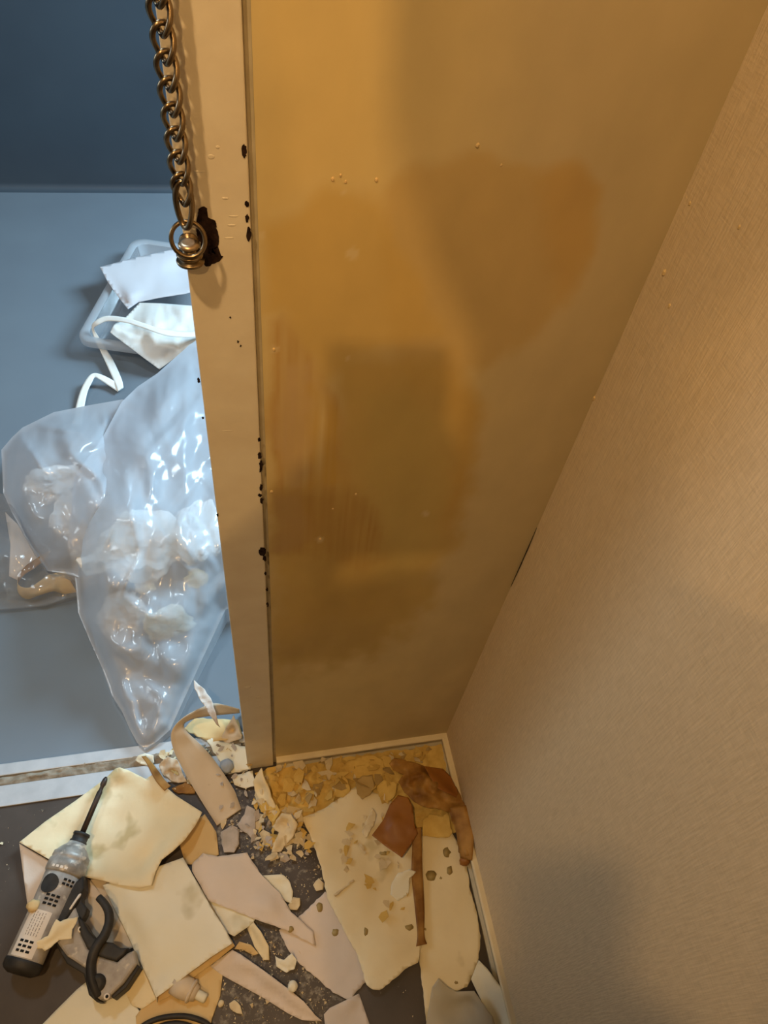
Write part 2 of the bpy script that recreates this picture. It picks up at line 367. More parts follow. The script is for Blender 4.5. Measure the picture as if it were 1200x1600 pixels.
# --- bare plaster wall behind (fine grid so that the stains keep their own outlines)
def poly_mask(px, py, poly, soft):
    n = len(poly); inside = np.zeros(px.shape, bool); dmin = np.full(px.shape, 1e9)
    for i in range(n):
        x0, y0 = poly[i]; x1, y1 = poly[(i+1) % n]
        c = ((y0 > py) != (y1 > py)) & (px < (x1-x0)*(py-y0)/((y1-y0) if y1 != y0 else 1e-9)+x0)
        inside ^= c
        ex, ey = x1-x0, y1-y0; t = np.clip(((px-x0)*ex+(py-y0)*ey)/(ex*ex+ey*ey), 0, 1)
        dmin = np.minimum(dmin, np.hypot(px-(x0+t*ex), py-(y0+t*ey)))
    sd = np.where(inside, dmin, -dmin); t = np.clip(sd/soft*.5+.5, 0, 1); return t*t*(3-2*t)
def build_wall_back():
    nx, nz = 110, 420; x0, x1, z0, z1 = XG, 0.02, 0.0, CEIL
    zs = np.concatenate([np.linspace(0, 1.36, nz), np.linspace(1.36, CEIL, 20)[1:]]); xs = np.linspace(x0, x1, nx)
    X, Z = np.meshgrid(xs, zs); X = X.ravel(); Z = Z.ravel()
    p = np.stack([X, np.zeros_like(X), Z], 1) - np.array(CAM); q = p @ np.array(RM)
    px = 600 + FPX*q[:, 0]/-q[:, 2]; py = 800 - FPX*q[:, 1]/-q[:, 2]
    n1 = np.array([noise.fractal(Vector((a*22, b*16, 1.7)), 1, 2, 5) for a, b in zip(X, Z)])
    n2 = np.array([noise.fractal(Vector((a*22, b*16, 9.1)), 1, 2, 5) for a, b in zip(X, Z)])
    st = np.array([noise.fractal(Vector((a*230, b*6, 4.3)), 1, 2, 3) for a, b in zip(X, Z)])   # brush streaks
    wx = px + n1*16; wy = py + n2*16
    c = np.tile(np.array([.74, .60, .30]), (len(X), 1))
    def over(poly, col, soft, amt, mod=None):
        nonlocal c
        m = poly_mask(wx, wy, poly, soft) * amt
        if mod is not None: m = np.clip(m * mod, 0, 1)
        c = c*(1-m[:, None]) + np.array(col)*m[:, None]
    # greyer pale skim towards the corner, yellower along the frame
    over([(770, -200), (1400, -200), (1400, 200), (720, 1300), (560, 1300), (640, 1000), (760, 640)], (.68, .56, .33), 120, .8)
    over([(400, -100), (600, -100), (600, 300), (410, 330)], (.80, .62, .27), 60, .7)
    # old glue: large pale-edged stain high on the wall, tide line, drips
    over([(595, 300), (640, 262), (745, 240), (840, 268), (905, 258), (942, 292), (930, 400), (885, 470), (820, 540), (730, 590), (640, 600), (600, 470)], (.66, .47, .185), 14, .75)
    over([(840, 275), (905, 262), (940, 292), (928, 400), (870, 470), (850, 400)], (.66, .42, .13), 24, .5)
    over([(412, 345), (470, 335), (520, 300), (590, 320), (650, 420), (690, 520), (560, 560), (500, 600), (440, 480), (412, 480)], (.70, .49, .155), 20, .75)
    # teardrop stain low in the middle, upper outline painted along the phone's shadow
    over([(530, 560), (690, 555), (748, 640), (740, 760), (706, 850), (672, 930), (640, 985), (560, 1025), (470, 1050), (430, 1040), (425, 760), (520, 760)], (.62, .44, .14), 22, .85)
    over([(700, 560), (750, 640), (742, 760), (706, 850), (690, 800), (712, 700), (690, 620)], (.64, .42, .12), 22, .6)
    over([(560, 620), (640, 600), (690, 700), (690, 800), (650, 900), (600, 900), (575, 800)], (.60, .47, .17), 30, .6)
    # brown scraped patch beside the frame with brush streaks
    over([(418, 500), (440, 480), (470, 520), (488, 570), (520, 620), (540, 700), (548, 765), (430, 772), (420, 640)], (.60, .385, .135), 10, .9, .75 + .7*st)
    over([(440, 560), (476, 560), (478, 640), (484, 700), (470, 760), (448, 765), (436, 680)], (.66, .49, .27), 12, .75, .7 + .9*st)
    over([(478, 600), (520, 640), (545, 765), (484, 768), (486, 690)], (.66, .44, .10), 12, .6, .8 + .7*st)
    over([(424, 772), (555, 765), (580, 790), (590, 860), (570, 900), (480, 860), (425, 860)], (.50, .31, .09), 14, .85, .85 + .5*st)
    over([(424, 775), (470, 772), (485, 850), (424, 858)], (.56, .39, .18), 12, .7)
    over([(480, 850), (600, 850), (620, 940), (560, 1000), (470, 1000)], (.54, .37, .11), 40, .55)
    over([(500, 975), (620, 965), (560, 1025), (450, 1055), (430, 1010)], (.52, .385, .15), 22, .5)
    # pale flecks of left-over filler
    for fx, fy, fr in ((550, 397, 9), (665, 803, 8), (538, 300, 6), (410, 368, 8), (430, 545, 6), (500, 842, 5), (545, 560, 6)):
        d = np.hypot(px-fx, py-fy) + n1*5; m = np.clip((fr-d)/3, 0, 1)*.55; c = c*(1-m[:, None]) + np.array([.80, .68, .42])*m[:, None]
    c *= (.83*(1 + .05*n2))[:, None]
    V = np.stack([X, np.zeros_like(X), Z], 1); Fc = []
    m_ = len(zs)
    for j in range(m_-1):
        for i in range(nx-1): a = j*nx+i; Fc.append((a, a+1, a+nx+1, a+nx))
    me = bpy.data.meshes.new('wall_back'); me.from_pydata(V.tolist(), [], Fc)
    at = me.color_attributes.new('stain', 'FLOAT_COLOR', 'POINT')
    at.data.foreach_set('color', np.hstack([np.clip(c, 0, 1), np.ones((len(c), 1))]).ravel().astype(np.float32))
    o = link('wall_back', me, M_plaster); tag(o, 'bare stained plaster wall stripped of its paper', kind='structure'); return o
wall_back = build_wall_back()
boxobj('wall_core', (XG, .02, .0015, .12, 0, CEIL), M_ceil, wall_back)
# filler crumbs still stuck to the plaster
for i, (x, y, r) in enumerate(((520, 280, 4), (532, 274, 3), (540, 284, 3), (588, 281, 4), (746, 227, 4), (783, 258, 2.5), (428, 546, 4), (424, 768, 5), (556, 772, 4), (500, 842, 5), (520, 795, 3))):
    p = W(x, y); bm = bmesh.new(); bmesh.ops.create_icosphere(bm, subdivisions=1, radius=r/2500)
    for v in bm.verts: v.co = Vector((v.co.x*(1+.4*noise.noise(v.co*900+Vector((i, 0, 0)))), v.co.y*.7, v.co.z*1.3)) + p
    from_bm('filler_crumb', bm, M_ochre, wall_back)
# --- papered wall on the right
rw = boxobj('wall_right', (0, .1, -2.1, .02, 0, CEIL), M_wallpaper); tag(rw, 'ribbed beige wallpaper on the right wall', kind='structure')
for i, (x, y, r) in enumerate(((1038, 426, 3.5), (1046, 478, 2.5), (928, 622, 4), (1078, 318, 2), (1155, 355, 2))):
    p = RW(x, y); bm = bmesh.new(); bmesh.ops.create_icosphere(bm, subdivisions=1, radius=r/1500)
    for v in bm.verts: v.co = Vector((v.co.x*.8, v.co.y, v.co.z*1.6)) + p
    from_bm('wallpaper_lump', bm, M_ochre, rw)
# lifted wallpaper edge in the corner (open seam)
bm = bmesh.new(); za, zb = W(836, 824).z, W(795, 916).z
for k in range(12):
    pass
vs = []
for k in range(13):
    z = zb + (za - zb) * k / 12; wdt = .0016 * math.sin(math.pi * k / 12) * (.7 + .5 * noise.noise(Vector((k*.7, 0, 3)))) + .0002
    vs.append((bm.verts.new((-.0008, -.0012 - wdt, z)), bm.verts.new((-.0008, -.0004, z))))
for a, b in zip(vs, vs[1:]): bm.faces.new((a[0], a[1], b[1], b[0]))
from_bm('open_seam', bm, M_dark, rw)

# --- floor of the room
def build_floor():
    nx, ny = 90, 110; xs = np.linspace(-1.7, .02, nx); ys = np.linspace(-2.1, .004, ny)
    X, Y = np.meshgrid(xs, ys); X = X.ravel(); Y = Y.ravel()
    me = bpy.data.meshes.new('floor'); me.from_pydata(np.stack([X, Y, 0*X], 1).tolist(), [], [(j*nx+i, j*nx+i+1, (j+1)*nx+i+1, (j+1)*nx+i) for j in range(ny-1) for i in range(nx-1)])
    d = np.zeros(len(X))
    for x, y, r, a in ((430, 1300, 75, 1.0), (360, 1290, 60, .8), (440, 1480, 80, .75), (490, 1540, 60, .8), (380, 1560, 80, .75), (600, 1210, 130, 1), (470, 1360, 55, .55)):
        p = F(x, y); d = np.maximum(d, a*np.exp(-((X-p.x)**2+(Y-p.y)**2)/(r/800)**2))
    at = me.attributes.new('dust', 'FLOAT', 'POINT'); at.data.foreach_set('value', d.astype(np.float32))
    o = link('floor', me, M_floor); tag(o, 'dark brown floor dusted with plaster', kind='structure'); return o
build_floor()
tag(boxobj('ceiling', (-1.7, .1, -2.1, .12, CEIL, CEIL+.05), M_ceil), 'pale ceiling', kind='structure')
tag(boxobj('wall_left', (-1.75, -1.7, -2.1, .12, 0, CEIL), M_ceil), 'pale wall on the left', kind='structure')
tag(boxobj('wall_front', (-1.75, .1, -2.15, -2.1, 0, CEIL), M_ceil), 'pale wall behind the viewer', kind='structure')
tag(boxobj('wall_doorway', (-1.7, -1.25, 0, .12, 0, CEIL), M_ceil), 'pale wall left of the doorway', kind='structure')
tag(boxobj('wall_lintel', (-1.25, XF0-.0, 0, .12, 2.05, CEIL), M_ceil), 'wall over the doorway', kind='structure')

# --- hall beyond the doorway
hf = boxobj('floor_hall', (-2.6, 1.3, .076, 2.3, -.06, -.008), M_hallfloor); tag(hf, 'smooth blue-grey hall floor beyond the doorway', kind='structure')
bm = bmesh.new(); YH = F(130, 297).y; rr = .025; prof = [(YH + .02 - rr + rr*math.sin(a), -.008 + rr - rr*math.cos(a)) for a in [math.pi/2*k/8 for k in range(9)]] + [(YH + .02, CEIL)]
a = [bm.verts.new((-2.6, y, z)) for y, z in prof]; b = [bm.verts.new((1.3, y, z)) for y, z in prof]
for i in range(len(prof)-1): bm.faces.new((a[i], b[i], b[i+1], a[i+1]))
tag(from_bm('wall_hall', bm, M_hallwall, None, True), 'dark blue-grey wall of the hall with a coved foot', kind='structure')
tag(boxobj('wall_hall_left', (-2.65, -2.6, .12, 2.3, -.06, CEIL), M_hallwall), 'dark end wall of the hall', kind='structure')
tag(boxobj('ceiling_hall', (-2.6, 1.3, .12, 2.3, CEIL, CEIL+.05), M_ceil), 'hall ceiling', kind='structure')

# --- skirting: cream cap over a duller face
def skirting(name, a, b, lab, axis):
    # profile: distance from wall, height
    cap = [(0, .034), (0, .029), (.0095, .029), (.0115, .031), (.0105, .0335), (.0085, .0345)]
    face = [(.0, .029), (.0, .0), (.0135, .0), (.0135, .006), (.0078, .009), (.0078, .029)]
    r = bpy.data.objects.new(name, None); COL.objects.link(r); tag(r, lab, kind='structure')
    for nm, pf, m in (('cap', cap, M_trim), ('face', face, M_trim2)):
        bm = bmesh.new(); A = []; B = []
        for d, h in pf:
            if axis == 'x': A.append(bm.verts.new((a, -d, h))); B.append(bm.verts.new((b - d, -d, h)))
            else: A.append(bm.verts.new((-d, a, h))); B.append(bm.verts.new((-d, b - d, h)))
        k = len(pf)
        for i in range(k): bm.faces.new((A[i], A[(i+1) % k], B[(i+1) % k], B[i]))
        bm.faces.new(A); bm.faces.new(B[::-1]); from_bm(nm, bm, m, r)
skirting('baseboard_back', XG + .0005, 0, 'cream skirting along the foot of the stripped wall', 'x')
skirting('baseboard_right', -2.05, 0, 'cream skirting along the foot of the papered wall', 'y')

# --- painted door frame
fr = bpy.data.objects.new('door_1', None); COL.objects.link(fr); tag(fr, 'white painted steel door frame with chipped edges', kind='structure')
YF = -.004
jamb = boxobj('jamb', (XF0, XF1, YF, .12, 0, CEIL-.005), M_paint, fr, .0015)
boxobj('caulk_groove', (XF1, XG, .0025, .1, 0, CEIL-.005), M_groove, fr)
boxobj('jamb', (-1.25, -1.20, YF, .12, 0, 2.05), M_paint, fr, .0015)
boxobj('door_head', (-1.20, XF0, YF, .12, 2.0, 2.05), M_paint, fr, .0015)
def blob(pts, Y, name, m, parent, seed=0, jit=.25):
    """flat ragged patch on the frame face, traced as pixel outline"""
    rnd = random.Random(seed); bm = bmesh.new(); out = []
    for i, p in enumerate(pts):
        q = pts[(i+1) % len(pts)]; k = max(2, int(math.hypot(q[0]-p[0], q[1]-p[1])/2.2))
        for j in range(k):
            t = j/k; out.append((p[0]+(q[0]-p[0])*t+rnd.uniform(-jit, jit)*3, p[1]+(q[1]-p[1])*t+rnd.uniform(-jit, jit)*3))
    vs = [bm.verts.new(W(x, y, Y)) for x, y in out]; f = bm.faces.new(vs)
    bmesh.ops.triangulate(bm, faces=[f]); o = from_bm(name, bm, m, parent)
    s = o.modifiers.new('t', 'SOLIDIFY'); s.thickness = .0004; s.offset = 0; return o
def ell(cx, cy, rx, ry, n=9): return [(cx+rx*math.cos(2*math.pi*k/n), cy+ry*math.sin(2*math.pi*k/n)) for k in range(n)]
blob([(311,326),(318,322),(323,326),(322,338),(331,343),(337,345),(338,356),(340,364),(342,372),(341,384),(336,390),(333,386),(330,394),(342,398),(348,400),(344,408),(334,412),(328,415),(320,416),(318,400),(314,380),(308,368),(306,350),(309,340)], YF-.0003, 'paint_chip', M_chip, fr, 1, .35)
for i, (x, y, rx, ry) in enumerate(((381.5, 236, 3.8, 11), (386, 319, 3.6, 5), (386, 341, 3, 7), (388.5, 366, 3.8, 12), (405, 687, 2, 3), (405.5, 712, 3, 5), (408, 726, 3, 7), (407, 733, 2, 5), (408, 762, 2.2, 5), (406, 774, 3, 2.5), (409, 782, 2.5, 5), (410.5, 862, 6, 7), (414, 873, 3, 4), (414.5, 896, 1.6, 2.5), (417, 921, 1.6, 3), (418, 945, 1.5, 3), (310.5, 594, 2, 4.5), (317, 653, 1.5, 2), (340, 805, 1.2, 2.5), (372, 534, 1.3, 1.6), (376, 540, 1, 1.3), (360, 496, 1.3, 1.6))):
    blob(ell(x, y, rx, ry), YF-.0003, 'paint_chip', M_chip, fr, 20+i, .3)
for i, (x, y, rx, ry) in enumerate(((312, 268, 8, 1.2), (330, 245, 5, 3), (352, 310, 5, 1.5), (365, 338, 7, 1.2), (362, 352, 6, 1.6), (358, 372, 7, 1.1), (387, 1074, 5, 5), (404, 1090, 4, 3), (402, 1105, 5, 2), (356, 673, 10, .9), (340, 230, 3, 2))):
    p = W(x, y, YF); bm = bmesh.new(); bmesh.ops.create_icosphere(bm, subdivisions=2, radius=1)
    s = (p - CAM).length / FPX
    for v in bm.verts: v.co = Vector((v.co.x*rx*s, v.co.y*.00022, v.co.z*ry*s*1.2)) + p
    from_bm('paint_lump', bm, M_paint, fr, True)

# --- threshold: two aluminium rails with a dirt-filled groove
th = bpy.data.objects.new('trim_1', None); COL.objects.link(th); tag(th, 'aluminium door threshold with a dirty groove', kind='structure')
y0, y1, y2, y3 = F(0, 1262).y, F(0, 1229).y, F(0, 1212).y, F(0, 1195).y
boxobj('front_rail', (-1.25, XF0, y0, y1, -.02, .004), M_alu, th, .0012)
boxobj('back_rail', (-1.25, XF0, y2 - .002, y3, -.02, .004), M_alu, th, .0015)
boxobj('groove_bed', (-1.25, XF0, y1, y2, -.02, -.004), M_dirt, th)
bm = bmesh.new(); g = [[None]*13 for _ in range(140)]
for i in range(140):
    for j in range(13):
        x = -1.2 + (.79)*i/139; v = j/12; k = max(0, min(1, (x + .86)/.25)); yy = y1 - .0005 + (y2 - .001 + .012*k - y1)*v
        h = -.002 + (.010 + .004*k)*math.sin(math.pi*min(1, v*1.0))**.6*(.5+.5*noise.fractal(Vector((x*45, v*3, 2)), 1, 2, 4)) + .004*noise.noise(Vector((x*9, v, 7)))
        g[i][j] = bm.verts.new((x, yy, h))
for i in range(139):
    for j in range(12): bm.faces.new((g[i][j], g[i+1][j], g[i+1][j+1], g[i][j+1]))
tag(from_bm('groove_dirt', bm, M_dirt, th, True), kind='stuff')
tag(boxobj('shadow_gap_strip', (-1.25, XF0, y3, y3+.004, -.03, -.012), M_dark), 'dark strip painted as the shadow gap between threshold and hall floor', kind='structure')  # black strip put in for the shade between rail and hall floor

# ================================================================== DOOR CHAIN
ch = root('door_chain', W(293, 390, YF), 'antique brass door chain hanging from a stud on the chipped door frame', 'door chain')
YC = YF - .016
def chain_link(c, axis, side, half, wid, r, twist, name='link'):
    axis = axis.normalized(); side = (side - axis*side.dot(axis)).normalized(); nor = axis.cross(side); pts = []
    N = 28
    for k in range(N):
        t = 2*math.pi*k/N; u = math.sin(t); w = math.cos(t)
        w = math.copysign(abs(w)**.8, w); a = twist*u
        s = side*math.cos(a) + nor*math.sin(a)
        pts.append(c + axis*(u*half) + s*(w*wid))
    return tube(name, pts, r, M_brass, ch, 8, True)
topz = 1.52
knots = [(244, 22), (252, 66), (258, 110), (264, 150), (268, 190), (273, 226), (277, 258), (280, 285)]
pA = W(280, 262, YC); pB = W(250, 22, YC); dch = (pB - pA); pitch = dch.length / 6.0; du = dch.normalized()
for k in range(-1, 16):
    c = pA + du * (pitch * k)
    if c.z > 1.62: break
    chain_link(c, du, Vector((.93, -.36, 0)), pitch*.72, .0062, .00185, math.radians(48))
cA = W(290, 352, YC - .004); cB = W(285, 288, YC)
chain_link((cA+cB)/2, (cB-cA), Vector((.9, -.42, 0)), (cB-cA).length*.56, .0058, .0021, math.radians(25), 'end_link')
# stud: a small upright spool on a stem out of the frame
pS = W(297, 402, YF - .014)
lathe('stem', Vector((pS.x, YF + .001, pS.z + .004)), Vector((pS.x, pS.y, pS.z + .004)), [(0, .0075), (.15, .0075), (.2, .0045), (1, .0045)], M_brass, ch, 18)
U_ = Vector((0, 0, 1))
lathe('stud', pS - U_*.005, pS + U_*.0105, [(0, .0085), (.06, .0100), (.16, .0104), (.22, .0096), (.24, .0060), (.36, .0060), (.40, .0092), (.48, .0098), (.56, .0092), (.60, .0050), (1, .0050)], M_brass, ch, 28)
lathe('stud_head', pS + U_*.0085, pS + U_*.0125, [(0, .0070), (.2, .0076), (.55, .0076), (.85, .0066), (1, .0044)], M_brassl, ch, 28)
# ring hooked under the head
rc = W(294, 374, YF - .019); pts = []
for k in range(36):
    t = 2*math.pi*k/36; ex, ez = math.cos(t), math.sin(t)
    pts.append(rc + Vector((ex*.0118, -.007*(-ez)*.6, ez*.0115)))
tube('ring', pts, .0017, M_brass, ch, 8, True)

# ================================================================== PAPER ON THE FLOOR
G_off = 'torn wallpaper sheets on the dark floor'
# bottom layer first
sheet('wallpaper_sheet', 'cream sheet at the bottom left, reaching under the driver handle', [(55,1612),(84,1582),(120,1546),(140,1530),(178,1530),(205,1560),(230,1598),(226,1640),(60,1640)], M_cream2, M_pink, group=G_off, z=.003, seed=1)
sheet('wallpaper_sheet', 'small cream sheet between driver base and folded packet', [(186,1530),(216,1500),(250,1545),(246,1560),(222,1577),(205,1570)], M_cream, M_pink, group=G_off, z=.006, seed=2)
sheet('wallpaper_sheet', 'ochre sheet under the beige nozzle, beside the black cable', [(212,1588),(238,1552),(300,1500),(328,1505),(348,1523),(344,1556),(331,1592),(325,1630),(215,1630)], M_ochre, M_pink, group=G_off, z=.004, seed=3)
sheet('wallpaper_sheet', 'cream sheet lying open under the driver trigger', [(120,1375),(165,1372),(200,1440),(212,1480),(176,1490),(140,1470),(110,1420)], M_beige, M_cream, group=G_off, z=.004, seed=4)
sheet('wallpaper_sheet', 'long folded pinkish strip running from packet to bottom edge', [(340,1500,.006),(363,1484,.012),(376,1491,.018),(413,1517,.02),(453,1547,.02),(475,1565,.016),(493,1587,.01),(504,1596,.006),(472,1594,.004),(451,1584,.004),(413,1560,.004),(349,1525,.004),(328,1510,.004)], M_pink, M_cream, group=G_off, ctrl=[(392,1528,.006),(430,1556,.006)], seed=5)
sheet('wallpaper_sheet', 'pinkish sheet with brown drops tucked under the large cream sheet', [(436,1453,.004),(464,1436),(508,1393,.006),(525,1410),(565,1490,.004),(576,1528,.004),(546,1564,.007),(520,1551,.004),(495,1528),(469,1507),(452,1487)], M_pink, M_cream, group=G_off, z=.004, torn=1.2, seed=6)
sheet('wallpaper_sheet', 'small pinkish corner of a sheet at the bottom edge beside dark floor', [(506,1585,.006),(515,1575,.01),(546,1560,.012),(561,1552,.006),(578,1602,.004),(590,1640,.004),(512,1640,.004)], M_pink, M_cream2, group=G_off, seed=7)
sheet('wallpaper_sheet', 'long cream sheet against the right skirting, spotted with brown drops', [(640,1300,.009),(700,1290,.010),(728,1340,.008),(735,1392,.006),(745,1425,.007),(751,1462,.012),(748,1497,.010),(742,1520,.008),(730,1542,.006),(712,1549,.005),(690,1575,.004),(680,1640,.004),(672,1640,.004),(667,1600,.004),(656,1508,.005),(645,1400,.006)], M_cream, M_ochre, group=G_off, ctrl=[(700,1400,.010),(705,1480,.007)], torn=.8, seed=8)
sheet('wallpaper_sheet', 'pale sheet at the bottom right corner leaning on the skirting', [(736,1530,.012),(748,1500,.016),(761,1513,.022),(785,1545,.03),(800,1564,.034),(815,1600,.034),(826,1640,.034),(775,1640,.012),(768,1600,.012),(755,1570,.012)], M_cream2, M_greypap, group=G_off, seed=9)
sheet('wallpaper_sheet', 'curled sheet with greyish underside at the bottom edge, near right skirting', [(665,1605,.010),(675,1543,.024),(685,1529,.034),(699,1542,.026),(712,1549,.022),(741,1548,.030),(758,1573,.030),(770,1589,.026),(785,1640,.02),(668,1640,.010)], M_greypap, M_cream, group=G_off, ctrl=[(715,1585,.008),(740,1572,.014)], seed=10, step=5)
big = sheet('wallpaper_sheet', 'large cream torn sheet in the middle, strewn with crumbs', [(471,1278,.012),(507,1263,.012),(540,1240,.014),(556,1229,.016),(583,1238,.014),(610,1250,.012),(645,1290,.012),(662,1330,.012),(662,1420,.012),(658,1480,.014),(653,1504,.018),(632,1515,.014),(608,1537,.014),(593,1547,.017),(583,1546,.020),(573,1539,.017),(558,1491,.010),(530,1440,.009),(511,1403,.009),(503,1360,.010),(494,1330,.012),(485,1305,.013)], M_cream, M_beige, group=G_off, ctrl=[(560,1330,.016),(600,1430,.012),(520,1320,.015)], torn=1.0, seed=11, wav=.006, wsc=.018)
sheet('wallpaper_sheet', 'white scrap showing between folded packet and pinkish sheet', [(318,1395,.006),(357,1412,.009),(400,1434,.010),(395,1443,.010),(366,1463,.012),(352,1456,.008),(335,1425,.006)], M_cream2, M_cream, group=G_off, seed=12)
sheet('wallpaper_sheet', 'ochre sheet under the pinkish sheet, right of the draped sheet', [(280,1318,.004),(300,1285,.004),(320,1272,.004),(338,1300,.004),(342,1335,.006),(318,1352,.004),(290,1350,.004)], M_ochre, M_cream, group=G_off, seed=13)
sheet('wallpaper_sheet', 'pinkish grey sheet crossing the middle of the heap', [(300,1350,.012),(317,1333,.012),(340,1338,.012),(386,1332,.013),(395,1347,.012),(409,1367,.012),(438,1396,.013),(455,1425,.014),(490,1456,.012),(493,1478,.010),(458,1459,.013),(447,1453,.016),(424,1445,.016),(398,1436,.014),(366,1423,.014),(326,1407,.014),(300,1361,.013)], M_pink, M_cream, group=G_off, ctrl=[(370,1390,.014),(420,1420,.020)], torn=.6, seed=14)
sheet('wallpaper_sheet', 'cream folded scrap poking out right of the pinkish sheet', [(408,1368,.006),(440,1366,.012),(444,1368,.012),(452,1376,.010),(458,1393,.008),(456,1412,.008),(446,1408,.006),(430,1388,.006)], M_cream2, M_cream, group=G_off, ctrl=[(440,1385,.004)], seed=15, step=4)
sheet('wallpaper_sheet', 'leaf shaped ochre scrap standing beside the folded packet corner', [(386,1450,.006),(396,1441,.016),(408,1456,.018),(420,1478,.012),(421,1500,.006),(412,1500,.005),(398,1480,.005)], M_cream, M_ochre, group=G_off, seed=16, step=4)
sheet('wallpaper_sheet', 'thin ochre sliver just below the folded packet corner', [(366,1483,.004),(374,1471,.008),(392,1476,.010),(404,1490,.006),(396,1493,.004),(380,1484,.006)], M_ochre, M_cream, group=G_off, seed=17, step=4)
# folded packet: two layers joined by a fold
pk = root('folded_wallpaper', F(262, 1460), 'stained cream wallpaper folded into a thick packet below the draped sheet', 'wallpaper scrap', G_off)
sheet('top_layer', None, [(161,1383,.022),(200,1370,.028),(252,1352,.028),(286,1340,.024),(306,1375,.022),(330,1418,.022),(352,1452,.024),(363,1474,.026),(332,1494,.028),(295,1521,.028),(262,1546,.026),(245,1558,.024),(232,1528,.018),(215,1494,.016),(196,1452,.016),(176,1413,.018)], M_cream2, M_cream, parent=pk, ctrl=[(262,1455,.030),(240,1400,.028)], seed=18)
sheet('lower_layer', 'darker lower layer of the fold', [(164,1386,.008),(286,1342,.010),(334,1420,.010),(367,1478,.010),(336,1503,.010),(297,1531,.011),(262,1558,.012),(246,1566,.010),(214,1494,.006),(176,1415,.006)], M_ochre, M_cream, parent=pk, seed=19)
ribbon('fold', None, [(161,1383,.022,164,1386,.008),(176,1413,.018,176,1415,.006),(196,1452,.016,196,1454,.006),(215,1494,.016,214,1494,.006),(232,1528,.018,232,1531,.008),(245,1558,.024,246,1566,.010)], M_cream2, M_cream2, parent=pk, n=4)
# draped sheet under the driver bit, folded under on its left
dr = root('draped_wallpaper', F(180, 1300), 'big curled cream sheet lying under the driver bit beside the threshold', 'wallpaper scrap', G_off)
sheet('upper_sheet', None, [(30,1316,.020),(70,1284,.020),(118,1251,.018),(165,1216,.022),(180,1201,.028),(187,1199,.030),(200,1203,.028),(212,1209,.022),(228,1217,.018),(237,1211,.022),(255,1226,.020),(275,1243,.022),(316,1269,.028),(305,1290,.034),(289,1312,.040),(270,1330,.042),(253,1343,.042),(243,1362,.040),(237,1383,.040),(217,1388,.036),(176,1381,.030),(162,1376,.028),(129,1370,.024),(77,1343,.022)], M_cream, M_pink, parent=dr, ctrl=[(190,1290,.007),(150,1320,.008),(170,1240,.012),(225,1330,.016),(240,1260,.010)], seed=20, wav=.003)
sheet('folded_flap', 'pinkish printed side folded under', [(30,1318,.014),(77,1345,.012),(140,1374,.008),(160,1400,.004),(120,1430,.003),(60,1436,.003),(43,1414,.004),(36,1365,.008)], M_pink, M_cream, parent=dr, seed=21)
# curled strip beside the frame
ribbon('curled_strip', 'beige strip curling upright between threshold and door frame', [(339,1290,.004,377,1264,.004),(327,1271,.008,371,1247,.009),(315,1252,.016,364,1231,.018),(290,1210,.036,336,1189,.040),(272,1174,.062,311,1161,.062),(267,1150,.088,292,1143,.084),(274,1133,.106,288,1131,.092),(291,1118,.116,300,1124,.098),(314,1106,.116,318,1120,.096),(337,1099,.112,345,1117,.092),(374,1108,.104,375,1114,.086)], M_beige, M_cream, group=G_off, n=7)
sheet('wallpaper_scrap', 'twisted grey scrap hanging over the curled strip', [(303,1062,.135),(311,1070,.134),(320,1077,.134),(329,1090,.132),(334,1106,.128),(339,1122,.122),(344,1137,.105),(338,1132,.110),(333,1124,.118),(322,1107,.128),(311,1090,.132),(304,1076,.134)], M_pink, M_cream2, torn=1.2, seed=22, step=3, wav=.006, wsc=.12)
sheet('wallpaper_scrap', 'crumpled beige scrap standing against the foot of the frame', [(346,1150,.012),(353,1136,.03),(365,1117,.055),(369,1128,.045),(378,1150,.03),(377,1154,.02),(352,1162,.006)], M_beige, M_cream2, ctrl=[(362,1142,.012)], torn=1, seed=23, step=3, wav=.004, wsc=.1)
sheet('wallpaper_scrap', 'pale yellow scrap flat on the threshold beside the frame', [(318,1148,.010),(350,1160,.010),(388,1168,.012),(392,1202,.012),(362,1208,.010),(340,1185,.010)], M_cream2, M_cream, torn=1, seed=24)
sheet('wallpaper_scrap', 'pale yellow scrap just in front of the frame foot', [(362,1212,.008),(395,1204,.010),(400,1228,.010),(384,1232,.008),(366,1226,.008)], M_cream2, M_cream, torn=1, seed=25)
sheet('wallpaper_scrap', 'ochre scrap under the curled strip behind its loop', [(285,1140,.012),(305,1122,.014),(372,1124,.012),(380,1150,.012),(330,1160,.010)], M_ochre, M_cream, torn=1, seed=26)
ribbon('wallpaper_scrap', 'narrow reddish brown strip lying across the threshold', [(221,1182,.018,228,1181,.018),(229,1193,.020,238,1192,.020),(237,1209,.026,248,1205,.026),(246,1224,.030,257,1218,.030),(257,1236,.028,267,1228,.028)], M_brown2, M_brown2)
sheet('wallpaper_scrap', 'white crumb of paper on the dirty threshold groove', [(211,1188,.008),(216,1180,.012),(226,1177,.012),(240,1180,.012),(241,1192,.008),(230,1196,.006),(220,1194,.006)], M_cream2, M_white2, torn=1, seed=27, step=3)
sheet('wallpaper_scrap', 'crumpled beige scrap left of the curled strip', [(248,1196,.010),(262,1182,.022),(276,1186,.022),(284,1206,.018),(292,1222,.012),(272,1222,.008),(256,1212,.008)], M_beige, M_pink, torn=1.5, seed=28, step=3, wav=.008, wsc=.12)
sheet('wallpaper_scrap', 'tan scrap peeping out under the curled strip', [(268,1232,.006),(290,1222,.008),(306,1232,.006),(304,1240,.004),(278,1240,.004)], M_brown2, M_cream, torn=1, seed=29, step=3)
